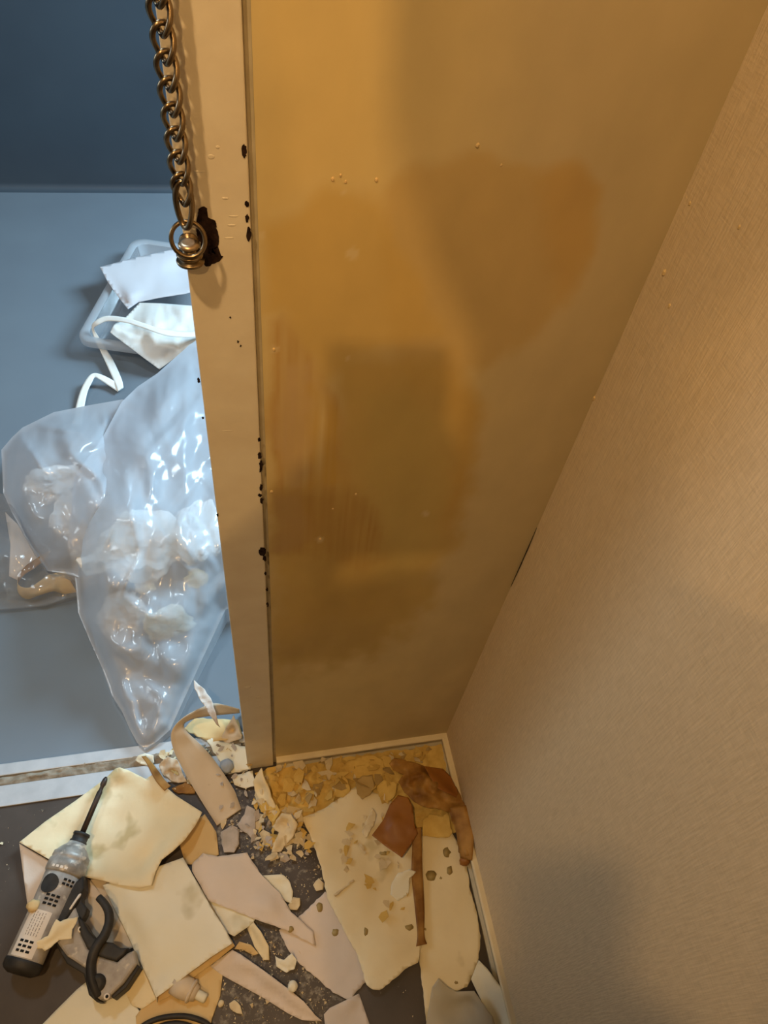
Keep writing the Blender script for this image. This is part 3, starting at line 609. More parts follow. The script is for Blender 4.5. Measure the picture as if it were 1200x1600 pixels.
# brown, glue soaked paper in the corner
def creases(seed, n, bx, flow, ln, wd, ht, spread=.4):
    """sharp little folds: tents along short straight lines that follow the flow of the film"""
    rnd = random.Random(seed); A = []
    for _ in range(n):
        x, y = rnd.uniform(bx[0], bx[1]), rnd.uniform(bx[2], bx[3]); a = flow(x, y) + rnd.gauss(0, spread); l = rnd.uniform(*ln)/2
        A.append((x, y, math.cos(a), math.sin(a), l, rnd.uniform(*wd), rnd.uniform(*ht)*rnd.choice((1, 1, -1))))
    A = np.array(A)
    def f(x, y):
        dx, dy = x - A[:, 0], y - A[:, 1]; u = np.abs(dx*A[:, 2] + dy*A[:, 3]); v = np.abs(-dx*A[:, 3] + dy*A[:, 2])
        return float((A[:, 6]*np.clip(1 - u/A[:, 4], 0, 1)**.6*np.clip(1 - v/A[:, 5], 0, 1)).sum())
    return f
crb = creases(5, 60, (605, 742, 1182, 1350), lambda x, y: 1.0, (25, 90), (5, 11), (.008, .018), .7)
br = root('glue_soaked_wallpaper', F(660, 1260), 'brown glue-soaked wallpaper crumpled in the corner by the skirting', 'wallpaper scrap')
sheet('crumpled_sheet', None, [(608,1193,.05),(616,1184,.055),(642,1190,.05),(663,1197,.045),(692,1201,.04),(704,1213,.04),(716,1236,.042),(722,1250,.042),(731,1263,.042),(736,1294,.040),(739,1314,.038),(737,1340,.030),(726,1343,.026),(716,1331,.026),(713,1302,.030),(702,1269,.036),(684,1264,.042),(665,1261,.045),(647,1253,.045),(632,1238,.04),(622,1222,.035),(630,1211,.04),(614,1203,.045)], M_brown2, M_brown, parent=br, ctrl=[(672,1232,.060),(705,1240,.05),(640,1215,.05)], seed=30, step=3, wav=.010, wsc=.045, torn=1.2, fn=crb)
sheet('dark_fold', 'dark brown overlapping fold', [(663,1197,.058),(692,1201,.052),(704,1213,.050),(716,1238,.052),(713,1246,.056),(700,1240,.064),(684,1232,.068),(673,1216,.064)], M_brown, M_brown, parent=br, seed=31, step=4)
sheet('torn_leaf', 'dark brown leaf-shaped piece', [(581,1305,.032),(599,1281,.034),(609,1257,.038),(622,1242,.042),(638,1246,.044),(645,1261,.046),(647,1286,.044),(653,1302,.042),(640,1322,.044),(628,1340,.046),(601,1321,.036)], M_brown, M_brown2, parent=br, ctrl=[(622,1290,.044)], seed=32, step=4, wav=.004, wsc=.03)
ribbon('hanging_tail', 'long narrow brown tail', [(640,1296,.036,658,1292,.036),(644,1318,.028,659,1318,.028),(643,1366,.018,660,1356,.018),(648,1417,.015,663,1417,.015),(652,1459,.015,663,1459,.015),(650,1479,.016,667,1475,.016)], M_brown2, M_brown, parent=br)
ribbon('rim_tail', 'glossy brown strip over the skirting', [(703,1262,.046,728,1258,.050),(712,1290,.040,737,1288,.048),(716,1315,.034,740,1313,.046),(719,1340,.026,738,1345,.034)], M_brown2, M_brown, parent=br)
lathe('glue_lump', F(722, 1337, .018), F(731, 1352, .016), [(0, .004), (.2, .009), (.55, .012), (.85, .008), (1, .002)], M_brown, br, 14)
sheet('wallpaper_scrap', 'yellow scrap framed by the brown paper in the corner', [(660,1282,.018),(671,1271,.020),(692,1275,.020),(700,1269,.022),(708,1300,.018),(702,1308,.016),(684,1309,.016),(660,1306,.016)], M_flake, M_ochre, torn=1, seed=33, step=4)
def on_surface(x, y):
    hit, loc, nrm, _, _, _ = S.ray_cast(DG, CAM, ray(x, y).normalized()); return loc if hit else F(x, y, .004)
bpy.context.view_layer.update(); DG = bpy.context.evaluated_depsgraph_get()
# brown glue drops dried on the paper
for i, (x, y, rx, ry, z) in enumerate(((674, 1368, 9, 9, .0115), (702.5, 1360, 5, 7, .0105), (698, 1331, 6, 9, .0115), (572, 1455, 4, 7, .0155), (640, 1449, 7, 5, .0165), (499, 1417, 5, 8, .0085), (454, 1452, 4.5, 5, .0175), (524, 1457, 5, 6, .0085), (600, 1333, 7, 4, .0175), (689, 1372, 2, 2, .012), (664, 1452, 2, 2, .012), (713, 1535, 2.5, 2.5, .009))):
    P = ell(x, y, rx, ry, 11); bm = bmesh.new(); rnd = random.Random(i)
    z = on_surface(x, y).z + .0004; vs = [bm.verts.new(F(a + rnd.uniform(-1, 1), b + rnd.uniform(-1, 1), z)) for a, b in P]; c0 = bm.verts.new(F(x, y, z + .0003))
    for k in range(11): bm.faces.new((vs[k], vs[(k+1) % 11], c0))
    o = from_bm('glue_drop', bm, M_glue, None, True); s = o.modifiers.new('t', 'SOLIDIFY'); s.thickness = .0008; s.offset = -1
    tag(o, 'small dried brown glue drop on the torn wallpaper', 'glue drop', 'dried glue drops')

# ------------------------------------------------------------------ flakes and crumbs
def flake_mesh(i):
    rnd = random.Random(100 + i); n = rnd.randint(4, 7); bm = bmesh.new(); ring = []; asp = rnd.uniform(.45, .95)
    for k in range(n):
        a = 2*math.pi*(k + rnd.uniform(-.3, .3))/n; r = rnd.uniform(.45, 1.15); x, y = r*math.cos(a), r*math.sin(a)*asp
        ring.append((x, y))
    curl = rnd.uniform(-.35, .35); top = [bm.verts.new((x, y, .05 + curl*x*x + rnd.uniform(-.06, .06))) for x, y in ring]
    bot = [bm.verts.new((v.co.x*.96, v.co.y*.96, v.co.z - .1)) for v in top]; c = bm.verts.new((0, 0, .09)); cb = bm.verts.new((0, 0, -.03))
    for k in range(n):
        j = (k+1) % n; bm.faces.new((top[k], top[j], c)); bm.faces.new((bot[j], bot[k], cb)); bm.faces.new((top[j], top[k], bot[k], bot[j]))
    bmesh.ops.recalc_face_normals(bm, faces=bm.faces[:])
    me = bpy.data.meshes.new('flake'); bm.to_mesh(me); bm.free(); return me
FM = [[flake_mesh(i) for i in range(9)] for _ in range(4)]
for ms, m in zip(FM, (M_flake, M_flake2, M_flake3, M_flake4)):
    for me in ms: me.materials.append(m)
def inpoly(x, y, P):
    r = False
    for i in range(len(P)):
        x0, y0 = P[i][:2]; x1, y1 = P[(i+1) % len(P)][:2]
        if (y0 > y) != (y1 > y) and x < (x1-x0)*(y-y0)/(y1-y0)+x0: r = not r
    return r
def scatter(n, P, smin, smax, zmin, zmax, kinds, name, label, cat, group, seed, tilt=.35):
    rnd = random.Random(seed); xs = [p[0] for p in P]; ys = [p[1] for p in P]; k = 0
    while k < n:
        x, y = rnd.uniform(min(xs), max(xs)), rnd.uniform(min(ys), max(ys))
        if not inpoly(x, y, P): continue
        s = (smin + (smax - smin)*rnd.random()**1.6)/800*.5; hp = on_surface(x, y)
        if hp.z > .032: continue
        z = hp.z + (rnd.uniform(zmin, zmax) - zmin)*.7
        o = bpy.data.objects.new(name, rnd.choice(FM[rnd.choice(kinds)])); COL.objects.link(o)
        o.location = F(x, y, z + s*.22); o.scale = (s, s, max(s*.7, .006))
        o.rotation_euler = (rnd.uniform(-tilt, tilt), rnd.uniform(-tilt, tilt), rnd.uniform(0, 6.28)); tag(o, label, cat, group); k += 1
ZC = [(402, 1207), (432, 1196), (560, 1180), (690, 1166), (700, 1190), (640, 1190), (612, 1200), (625, 1230), (600, 1256), (560, 1224), (500, 1258), (470, 1275), (440, 1282), (418, 1262)]
# lumpy bed of plaster crumbs in the corner
def bedfn(x, y): return .008*fbm(x*.10, y*.10, 5.5, 4) + .005*fbm(x*.28, y*.28, 2.2, 2)
bed = link('plaster_crumbs', field_mesh([(398,1208,.003),(432,1197,.006),(560,1180,.008),(694,1163,.008),(712,1230,.006),(722,1300,.004),(660,1300,.006),(600,1262,.008),(560,1240,.006),(500,1268,.006),(470,1290,.006),(452,1300,.002),(425,1290,.002),(410,1250,.002)], step=3, ctrl=[(500,1230,.012),(600,1210,.012),(670,1210,.012)], fn=bedfn, skirt=0, torn=2, seed=40), M_flake)
tag(bed, 'bed of yellow plaster crumbs in the corner under the torn paper', 'plaster crumbs', kind='stuff')
bpy.context.view_layer.update(); DG = bpy.context.evaluated_depsgraph_get()
scatter(135, ZC, 9, 32, .013, .024, (0, 0, 0, 0, 1, 1, 3), 'plaster_flake', 'yellowish plaster flake in the corner heap at the stripped wall', 'plaster flake', 'plaster flakes in the corner heap', 41, .7)
scatter(85, [(398, 1240), (440, 1262), (478, 1282), (492, 1318), (470, 1345), (430, 1345), (398, 1330), (382, 1290)], 8, 30, .004, .022, (1, 1, 2, 0), 'plaster_flake', 'cream or grey flake in the rubble left of the large torn sheet', 'plaster flake', 'flakes in the rubble on the dark floor', 42, .6)
scatter(40, [(545, 1275), (600, 1262), (612, 1330), (640, 1350), (640, 1420), (600, 1440), (560, 1400), (530, 1330)], 6, 24, .021, .025, (1, 1, 1, 0), 'plaster_flake', 'small cream flake lying on the large torn sheet', 'plaster flake', 'flakes on the large torn sheet', 43, .3)
scatter(22, [(250, 1150), (300, 1190), (345, 1150), (395, 1175), (402, 1230), (370, 1260), (345, 1240), (300, 1235), (250, 1200)], 5, 18, .012, .016, (1, 2, 2, 3), 'plaster_flake', 'beige flake around the curled strip at the frame foot', 'plaster flake', 'flakes at the frame foot', 44, .5)
scatter(16, [(345, 1260), (390, 1230), (410, 1290), (400, 1340), (350, 1335)], 6, 20, .004, .010, (2, 2, 1), 'plaster_flake', 'grey flake beside the lower end of the curled strip', 'plaster flake', 'flakes below the curled strip', 45, .5)
bpy.context.view_layer.update()
# larger pieces one can single out
def piece(label, P, mt, seed, z=.006, name='plaster_piece', cat='plaster piece', **kw):
    return sheet(name, label, P, mt, mt, cat, torn=1.0, seed=seed, step=4, z=z, thick=.002, **kw)
piece('long upright ochre shard leaning at the frame foot', [(395,1222,.02),(400,1212,.03),(408,1200,.045),(412,1212,.04),(418,1226,.034),(428,1252,.02),(432,1266,.012),(420,1270,.008),(408,1255,.008),(398,1236,.012)], M_cream, 50, ctrl=[(410,1236,.010)])
piece('white grey ragged flake on dark floor below the curled strip', [(382,1272),(386,1258,.012),(398,1264,.012),(400,1280,.010),(398,1304),(393,1310),(386,1302),(382,1300),(376,1296),(370,1288)], M_flake3, 51)
piece('curled cream piece of filler beside the large torn sheet', [(425,1292,.018),(440,1270,.03),(455,1272,.034),(466,1288,.03),(460,1304,.02),(450,1316,.012),(440,1330,.008),(424,1334,.006),(428,1318,.014),(436,1300,.016)], M_flake2, 52, wav=.006, wsc=.1, ctrl=[(446,1292,.016)])
piece('round grey flake in the gap beside the curled strip tip', [(345,1300),(360,1290),(374,1298),(374,1318),(366,1332),(350,1332),(346,1318)], M_flake3, 53)
piece('white bent crumb on the dark floor near the pinkish drop-marked sheet', [(430,1494,.01),(444,1500,.012),(456,1490,.02),(464,1500,.016),(460,1514,.01),(448,1520,.006),(432,1510,.006)], M_cream2, 54, wav=.006, wsc=.12)
piece('pale oval flake on dark floor touching the large torn sheet', [(489,1383),(498,1372,.01),(506,1380,.01),(505,1390),(494,1392)], M_flake2, 55)
piece('pale flake just right of the folded cream scrap', [(450,1414),(458,1402,.01),(469,1403,.01),(469,1414,.008),(464,1422),(452,1421)], M_flake2, 56)
piece('triangular beige flake on dark floor at the bottom edge', [(358,1568),(366,1562,.008),(376,1572,.008),(379,1585),(370,1583),(359,1575)], M_flake2, 57)
piece('wide yellow plate of plaster against the back skirting', [(530,1204,.014),(545,1188,.018),(580,1178,.02),(598,1186,.02),(604,1205,.018),(590,1216,.018),(560,1222,.016),(540,1216,.014)], M_flake, 58)
piece('brown stained plate of plaster above the large torn sheet', [(556,1222,.022),(566,1212,.024),(582,1210,.024),(586,1226,.024),(578,1242,.022),(566,1249,.020),(558,1240,.020)], M_flake4, 59)
piece('yellow plate of plaster left of the brown leaf', [(588,1230,.02),(600,1218,.022),(622,1224,.022),(618,1242,.022),(606,1256,.02),(592,1244,.02)], M_flake, 60)
piece('pointed yellow shard beside the stained plate', [(520,1244,.016),(532,1205,.022),(544,1220,.020),(548,1235,.018),(536,1246,.016)], M_flake, 61)
piece('cream shard standing on the large torn sheet', [(565,1300,.018),(574,1278,.03),(582,1262,.04),(588,1272,.034),(584,1290,.026),(572,1310,.018)], M_flake2, 62)
piece('pale curled scrap left of the brown tail', [(612,1380,.02),(622,1364,.026),(640,1358,.028),(650,1362,.024),(640,1372,.024),(638,1396,.018),(622,1408,.016),(610,1398,.016)], M_cream2, 63)
piece('thin cream splinter lying on the large torn sheet', [(521,1398,.016),(552,1374,.018),(554,1377,.018),(524,1401,.015)], M_flake2, 64)
def pebble(name, label, cat, x, y, r, m, z=.0, seed=0, sq=.8):
    p = F(x, y, z + r/800*.6); bm = bmesh.new(); bmesh.ops.create_icosphere(bm, subdivisions=3, radius=r/800)
    for v in bm.verts: v.co = v.co*(1+.22*noise.noise(v.co*160+Vector((seed, 1, 2)))); v.co.z *= sq; v.co += p
    return tag(from_bm(name, bm, m, None, True), label, cat)
pebble('foam_lump', 'small blue-grey lump between curled strip and frame foot', 'lump', 354, 1197, 11, M_blue, .010, 3)
pebble('filler_ball', 'white ball of filler on the folded pinkish strip', 'filler ball', 457, 1541, 6.5, M_cream2, .020, 5)
pebble('filler_ball', 'small cream ball of filler on dark floor at the bottom', 'filler ball', 345, 1568, 4, M_flake2, 0, 6)
# tiny crumbs over the bare floor: uncountable
bm = bmesh.new(); rnd = random.Random(77)
for P, n in (([(345,1250),(400,1230),(490,1300),(505,1390),(455,1420),(400,1350),(350,1330)], 420), ([(360,1450),(440,1440),(520,1555),(500,1600),(340,1600),(350,1520)], 420), ([(0,1275),(60,1262),(120,1245),(30,1310),(0,1420)], 14), ([(480,1390),(505,1360),(500,1330)], 20), ([(575,1550),(650,1510),(660,1600),(585,1600)], 3), ([(250,1180),(390,1160),(400,1240),(260,1240)], 120)):
    k = 0; xs = [p[0] for p in P]; ys = [p[1] for p in P]
    while k < n:
        x, y = rnd.uniform(min(xs), max(xs)), rnd.uniform(min(ys), max(ys))
        if not inpoly(x, y, P): continue
        k += 1; r = (.6 + 2.2*rnd.random()**4)/800; p = F(x, y, r*.5 + (.008 if y < 1240 and x > 200 else 0))
        vs = [bm.verts.new(p + Vector((rnd.uniform(-1, 1), rnd.uniform(-1, 1), rnd.uniform(-.5, 1)))*r*1.2) for _ in range(4)]
        for t in ((0, 1, 2), (0, 1, 3), (0, 2, 3), (1, 2, 3)): bm.faces.new([vs[i] for i in t])
tag(from_bm('plaster_dust', bm, M_flake2), 'fine pale plaster crumbs sprinkled over the dark floor', 'plaster crumbs', kind='stuff')

# ------------------------------------------------------------------ nozzle and cable
nz = root('plastic_nozzle', F(290, 1538), 'beige plastic nozzle lying below the folded packet', 'nozzle')
A, B = F(272, 1534, .014), F(322, 1561, .014)
lathe('cone', A, B, [(0, .017), (.25, .018), (.45, .017), (.55, .0145), (.60, .0135), (.72, .011)], M_noz, nz, 22, .75)
lathe('ring', A, B, [(.50, .0155), (.52, .0180), (.57, .0175), (.60, .014)], M_beige, nz, 22, .75)
lathe('tip', A, B, [(.70, .0065), (.73, .0076), (.96, .0072), (1.0, .006)], M_cream2, nz, 16)
cb = root('power_cable', F(280, 1600), 'thick black cable looping in at the bottom edge', 'cable')
tube('cord', smooth_path([F(205, 1640, .008), F(214, 1612, .008), F(238, 1595, .009), (F(270, 1588, .011)), F(300, 1590, .011), F(328, 1604, .009), F(345, 1640, .006)], 8), .0042, M_black, cb, 10)
tube('cord', smooth_path([F(228, 1640, .006), F(236, 1614, .006), F(256, 1602, .006), F(282, 1600, .007), F(306, 1610, .006), F(318, 1640, .006)], 8), .0042, M_black, cb, 10)

# ------------------------------------------------------------------ power driver lying on its side
dv = root('power_driver', F(95, 1430), 'dusty grey and black pistol-grip power driver lying on its side', 'power tool')
zc = .040
T0, T1 = F(30, 1512, zc), F(168, 1213, zc + .012)
axd = (F(124, 1312, zc) - F(34, 1512, zc)); T1 = F(124, 1312, zc)
R0, R1 = F(34, 1512, zc), F(124, 1312, zc)
lathe('motor_housing', R0, R1, [(.025, .0275), (.05, .0290), (.40, .0290), (.62, .0300), (.70, .0310)], M_dgrey, dv, 28, 1.0)
lathe('rear_cap', R0, R1, [(-.05, .019), (-.03, .0265), (-.01, .0298), (.03, .0308), (.045, .0306), (.052, .0290)], M_black, dv, 28, 1.0)
lathe('gear_case', R0, R1, [(.70, .0310), (.715, .0335), (.80, .0335), (.815, .0310), (.83, .0322), (.865, .0315), (.875, .029), (.905, .025), (.95, .0165), (.97, .0150)], M_silver, dv, 28, 1.0)
lathe('collar', R0, R1, [(.955, .0125), (.96, .0150), (.985, .0150), (.99, .0135), (1.03, .0135), (1.035, .0148), (1.055, .0145), (1.06, .0085)], M_black, dv, 22)
B0, B1 = R1 + (R1-R0)*.05, F(166, 1214, zc + .004)
lathe('driver_bit', B0, B1, [(0, .0052), (.72, .0050), (.76, .0036), (.82, .0036), (.86, .0054), (.93, .0050), (.97, .0038), (1, .0018)], M_steel, dv, 8)
# black spine between housing and handle
extrude_px('spine', [(112,1392),(126,1378),(134,1372),(135,1392),(126,1412),(112,1434),(96,1456),(78,1478),(62,1496),(52,1500),(66,1462),(92,1420)], .012, .052, M_black, dv, .004)
extrude_px('handle', [(104,1424),(118,1410),(128,1438),(130,1460),(140,1484),(152,1494),(186,1505),(202,1491),(212,1487),(217,1508),(196,1538),(176,1557),(160,1564),(149,1556),(140,1538),(136,1514),(108,1496),(92,1474),(96,1450)], .010, .048, M_dgrey, dv, .006)
extrude_px('grip_back', [(88,1474),(100,1476),(112,1494),(138,1510),(142,1540),(152,1558),(162,1567),(154,1567),(142,1556),(134,1524),(108,1508)], .006, .040, M_black, dv, .003)
extrude_px('grip_pad', [(126,1436),(134,1442),(142,1456),(152,1468),(166,1474),(180,1476),(192,1484),(204,1484),(198,1494),(186,1504),(170,1501),(154,1495),(140,1484),(130,1464)], .006, .0515, M_black, dv, .004)
extrude_px('trigger', [(112,1418),(120,1398),(130,1394),(131,1412),(139,1422),(137,1430),(131,1440),(124,1436)], .018, .044, M_black, dv, .003)
lathe('switch_lever', F(108, 1423, .05), F(126, 1396, .05), [(0, .0015), (.1, .0026), (.9, .0026), (1, .0015)], M_label, dv, 8)
extrude_px('base_rim', [(176,1558),(196,1539),(217,1509),(221,1513),(200,1545),(180,1562)], .008, .040, M_black, dv, .002)
strap = [F(154, 1402, .050), F(163, 1412, .052), F(170, 1426, .054), F(170, 1444, .055), F(163, 1462, .056), F(153, 1476, .057), F(146, 1490, .056), F(142, 1508, .054), F(143, 1528, .054), F(148, 1544, .052), F(153, 1556, .046)]
sp = smooth_path(strap, 5); tube('wrist_strap', sp, [.0058 + .0022*math.sin(3.1*k/len(sp)) for k in range(len(sp))], M_black, dv, 10)
lathe('strap_anchor', F(152, 1536, .046), F(152, 1536, .056), [(0, .013), (.6, .013), (.9, .011), (1, .006)], M_black, dv, 20)
for x, y, z in ((126, 1452, .047), (167, 1557, .046), (17, 1499, .030)):
    s = root('screw', F(x, y, z), None, None) if False else None
    o = lathe('screw', F(x, y, z), F(x, y, z + .0035), [(0, .0048), (.8, .0048), (.85, .0026), (.86, .0024)], M_label, dv, 14)
    lathe('screw_recess', F(x, y, z + .003), F(x, y, z + .0038), [(0, .0024), (1, .0024)], M_dark, o, 10)
# things printed or cut into the top of the housing: local frame along the housing
ax = (R1 - R0).normalized(); sd = ax.cross(Vector((0, 0, 1))).normalized(); Lh = (R1 - R0).length
def surf(t, a, lift=.0004):
    """point on the housing at t along it and angle a (0 = top, + to the right)"""
    r = float(np.interp(t, [.025, .05, .40, .62, .70, .715, .80], [.0275, .0290, .0290, .0300, .0310, .0335, .0335])) + lift
    return R0 + ax*(t*Lh) + sd*(math.sin(a)*r) + Vector((0, 0, math.cos(a)*r))
def patch(bm, t0, t1, a0, a1, lift=.0004, nt=4, na=6):
    g = [[bm.verts.new(surf(t0+(t1-t0)*i/nt, a0+(a1-a0)*j/na, lift)) for j in range(na+1)] for i in range(nt+1)]
    for i in range(nt):
        for j in range(na): bm.faces.new((g[i][j], g[i+1][j], g[i+1][j+1], g[i][j+1]))
bm = bmesh.new(); patch(bm, .06, .40, -.66, .62, .0004, 8, 8); lab = from_bm('rating_label', bm, M_label, dv, True)
bm = bmesh.new(); rnd = random.Random(4)
for k in range(5):
    a = -.30 + .15*k; t = .21
    while t < .375:
        d = rnd.uniform(.008, .03); patch(bm, t, min(t+d, .385), a, a+.035, .0008, 1, 1); t += d + .008
from_bm('small_print', bm, M_ink, lab)
def slots(ts, as_, w, h):
    bm = bmesh.new()
    for t in ts:
        for a in as_: patch(bm, t, t+h, a, a+w, .0009, 1, 2)
    from_bm('vent_slots', bm, M_dark, dv)
slots((.09, .125, .16), (-.42, -.14, .14), .20, .018)
slots((.445, .478, .511), (-.12, .16, .44), .20, .018)
slots((.615, .648), (.42, .66, .90), .17, .018)
bm = bmesh.new(); c0 = bm.verts.new(surf(.60, -.25, .0012)); ring = [bm.verts.new(surf(.60 + .075*math.sin(2*math.pi*k/20), -.25 + .52*math.cos(2*math.pi*k/20), .0010)) for k in range(20)]
for k in range(20): bm.faces.new((ring[k], ring[(k+1) % 20], c0))
from_bm('round_badge', bm, M_black, dv, True)
bm = bmesh.new()
for k in range(4): patch(bm, .725, .745, -.45 + .22*k, -.30 + .22*k, .0008, 1, 2)
from_bm('worn_lettering', bm, M_label, dv)
pebble('foam_lump', 'ochre blob of dried foam stuck to the driver housing', 'lump', 52, 1415, 8, M_ochre, .062, 8, .7)
sheet('wallpaper_scrap', 'torn cream scrap lying across the driver', [(50,1478,.064),(58,1470,.067),(75,1462,.070),(82,1446,.070),(88,1436,.070),(94,1440,.068),(100,1437,.066),(122,1432,.062),(118,1444,.061),(113,1452,.060),(112,1467,.058),(92,1469,.062),(86,1474,.064),(80,1480,.064),(70,1486,.064),(66,1482,.065),(58,1482,.064)], M_cream, M_cream2, torn=.8, seed=70, step=4)

# ================================================================== HALL: tray, papers, bag
P0 = F(118, 527, .05); P1 = F(206, 373, .05)
ey = (P1 - P0).normalized(); ey.z = 0; ey.normalize(); ex = Vector((ey.y, -ey.x, 0)); Lt = (P1-P0).length; Wt = .40
def rrect(x0, x1, y0, y1, r, z, n=6):
    pts = []
    for cx, cy, a0 in ((x1-r, y1-r, 0), (x0+r, y1-r, 90), (x0+r, y0+r, 180), (x1-r, y0+r, 270)):
        for k in range(n+1):
            a = math.radians(a0 + 90*k/n); pts.append((cx+r*math.cos(a), cy+r*math.sin(a), z))
    return pts
def tray_ring(off, r, z): return [Vector((P0.x, P0.y, 0)) + ex*p[0] + ey*p[1] + Vector((0, 0, p[2])) for p in rrect(off, Wt-off, off-.012, Lt+.012-off, r, z)]
ty = root('plastic_tray', F(240, 470), 'clear plastic tray holding white papers on the grey hall floor', 'tray')
def loft(name, rings, m, cap=None):
    bm = bmesh.new(); R_ = [[bm.verts.new(p) for p in r] for r in rings]; n = len(R_[0])
    for a, b in zip(R_, R_[1:]):
        for j in range(n): bm.faces.new((a[j], a[(j+1) % n], b[(j+1) % n], b[j]))
    if cap: bm.faces.new(R_[-1])
    return from_bm(name, bm, m, ty, True)
loft('rim', [tray_ring(.0, .045, .030), tray_ring(.0, .045, .046), tray_ring(.004, .043, .051), tray_ring(.022, .036, .051), tray_ring(.026, .034, .047)], M_tray)
loft('basin', [tray_ring(.026, .034, .047), tray_ring(.034, .03, .012), tray_ring(.040, .028, .004), tray_ring(.05, .022, -.0055)], M_tray, True)
sheet('paper_sheet', 'stiff white paper lying across the clear tray', [(156,417,.075),(205,404,.075),(258,392,.085),(300,383,.09),(330,385,.09),(325,450,.08),(289,459,.075),(250,465,.07),(216,472,.062),(200,483,.055),(184,463,.062),(168,440,.07)], M_white, M_white, 'paper', ctrl=[(205,462,.075),(285,432,.068)], seed=80, step=5)
sheet('paper_sheet', 'crumpled off-white paper hanging over the near tray edge', [(172,519,.075),(178,507,.08),(195,497,.075),(218,473,.07),(253,474,.08),(293,477,.09),(330,480,.09),(330,545,.09),(296,541,.085),(272,560,.05),(249,577,.02),(226,560,.045),(205,544,.06),(186,530,.07)], M_white2, M_white2, 'paper', ctrl=[(245,505,.09),(270,520,.08)], seed=81, step=4, wav=.008, wsc=.05)
ribbon('elastic_band', 'white flat elastic band trailing from tray to plastic bag', [(330,512,.11,330,522,.11),(297,518,.112,298,527,.112),(255,514,.115,258,524,.115),(225,505,.115,225,513,.112),(195,496,.11,195,504,.106),(165,494,.10,168,502,.095),(148,502,.088,153,508,.084),(143,511,.072,147,514,.07),(147,527,.05,154,526,.05),(157,549,.022,166,545,.022),(168,573,.012,178,565,.012),(180,600,.008,190,592,.008),(184,611,.006,193,605,.006)], M_ribbon, M_ribbon, 'elastic band', n=6)
ribbon('elastic_band', 'folded-back end of white elastic band beside the plastic bag', [(193,606,.003,184,612,.003),(176,594,.010,166,600,.008),(160,586,.022,154,592,.020),(147,583,.028,148,590,.020),(137,590,.024,144,597,.018),(126,610,.012,137,612,.010),(118,637,.004,132,635,.004),(112,665,.004,128,664,.004)], M_ribbon, M_ribbon, 'elastic band', n=6)

# plastic bag: closed crumpled volume
cr1 = creases(1, 150, (90, 400, 540, 1170), lambda x, y: math.atan2(1170 - y + 260, 224 - x), (40, 170), (8, 20), (.004, .011))
cr2 = creases(2, 60, (0, 230, 620, 900), lambda x, y: math.atan2(900 - y, 100 - x), (40, 130), (8, 18), (.004, .010), .6)
def bagfn(x, y):
    dx, dy = x - 300, y - 470; ang = math.atan2(dx, dy); rad = math.hypot(dx, dy); k = min(1, rad/350)
    return .026*(.35 - abs(noise.noise(Vector((ang*4.5, rad*.0022, 3.3)))))*k + cr1(x, y)
def leftfn(x, y):
    u = (x*.8 + y*.5); v = (-x*.5 + y*.8)
    return .018*(.3 - abs(noise.noise(Vector((u*.012, v*.007, 1.3))))) + cr2(x, y)
bg = root('plastic_bag', F(200, 900), 'large crumpled translucent plastic bag on the hall floor', 'plastic bag')
link('bag_body', field_mesh([(190,628,.17),(215,604,.17),(245,584,.17),(297,538,.18),(340,510,.18),(400,560,.15),(410,800,.10),(395,930,.06),(352,953,.05),(330,1000,.04),(304,1056,.03),(284,1100,.025),(266,1140,.02),(246,1158,.018),(226,1171,.016),(214,1160,.018),(203,1140,.018),(190,1110,.02),(175,1087,.02),(160,1045,.02),(140,1000,.025),(122,957,.03),(117,900,.05),(106,850,.09),(112,790,.13),(116,745,.15),(140,712,.16),(162,680,.17)], step=3.5, ctrl=[(240,700,.24),(280,640,.22),(200,800,.25),(270,830,.24),(330,800,.2),(190,900,.20),(250,950,.16),(200,1000,.12),(270,1020,.10),(225,1080,.07),(235,1130,.045)], fn=bagfn, skirt=-.004, seed=90, wav=.006, wsc=.02, power=2.6), M_bag, bg)
link('bag_side', field_mesh([(2,703,.10),(18,684,.11),(35,668,.12),(84,644,.13),(140,633,.13),(192,624,.14),(230,640,.14),(225,740,.14),(180,850,.12),(135,905,.06),(100,896,.05),(74,892,.04),(52,862,.04),(35,832,.04),(18,800,.05),(5,770,.07)], step=3.5, ctrl=[(70,720,.19),(120,700,.21),(60,790,.13),(100,820,.14),(150,780,.2)], fn=leftfn, skirt=-.004, seed=91, wav=.006, wsc=.02, power=2.6), M_bag, bg)
b2 = root('plastic_bag', F(40, 900), 'thin clear film bag with brown paper at the left edge of the hall floor', 'plastic bag')
link('film', field_mesh([(-60,780,.05),(0,770,.06),(16,778,.06),(40,836,.06),(76,896,.05),(118,900,.04),(122,930,.012),(70,946,.004),(30,950,.003),(0,952,.003),(-60,950,.003)], step=5, ctrl=[(20,850,.07),(60,910,.05)], fn=lambda x, y: .008*fbm(x*.05, y*.05, 4.1, 3), skirt=-.004, seed=92, wav=.004), M_bag2, b2)
ribbon('wallpaper_scrap', 'brown paper strip curled in a loop inside the thin film bag', [(120,925,.010,100,890,.040),(100,928,.006,86,896,.040),(84,924,.006,76,898,.034),(62,930,.006,62,908,.032),(44,936,.006,46,918,.030),(31,930,.010,30,915,.032),(27,916,.022,28,902,.036),(36,900,.032,38,886,.038),(56,886,.036,58,872,.040),(76,870,.034,80,858,.038)], M_ochre, M_brown2, n=5)
sheet('wallpaper_scrap', 'pinkish paper inside the thin film bag beside the loop', [(8,800,.02),(30,822,.03),(60,876,.028),(40,894,.022),(26,906,.012),(14,900,.012),(16,850,.012)], M_pink, M_beige, seed=93)
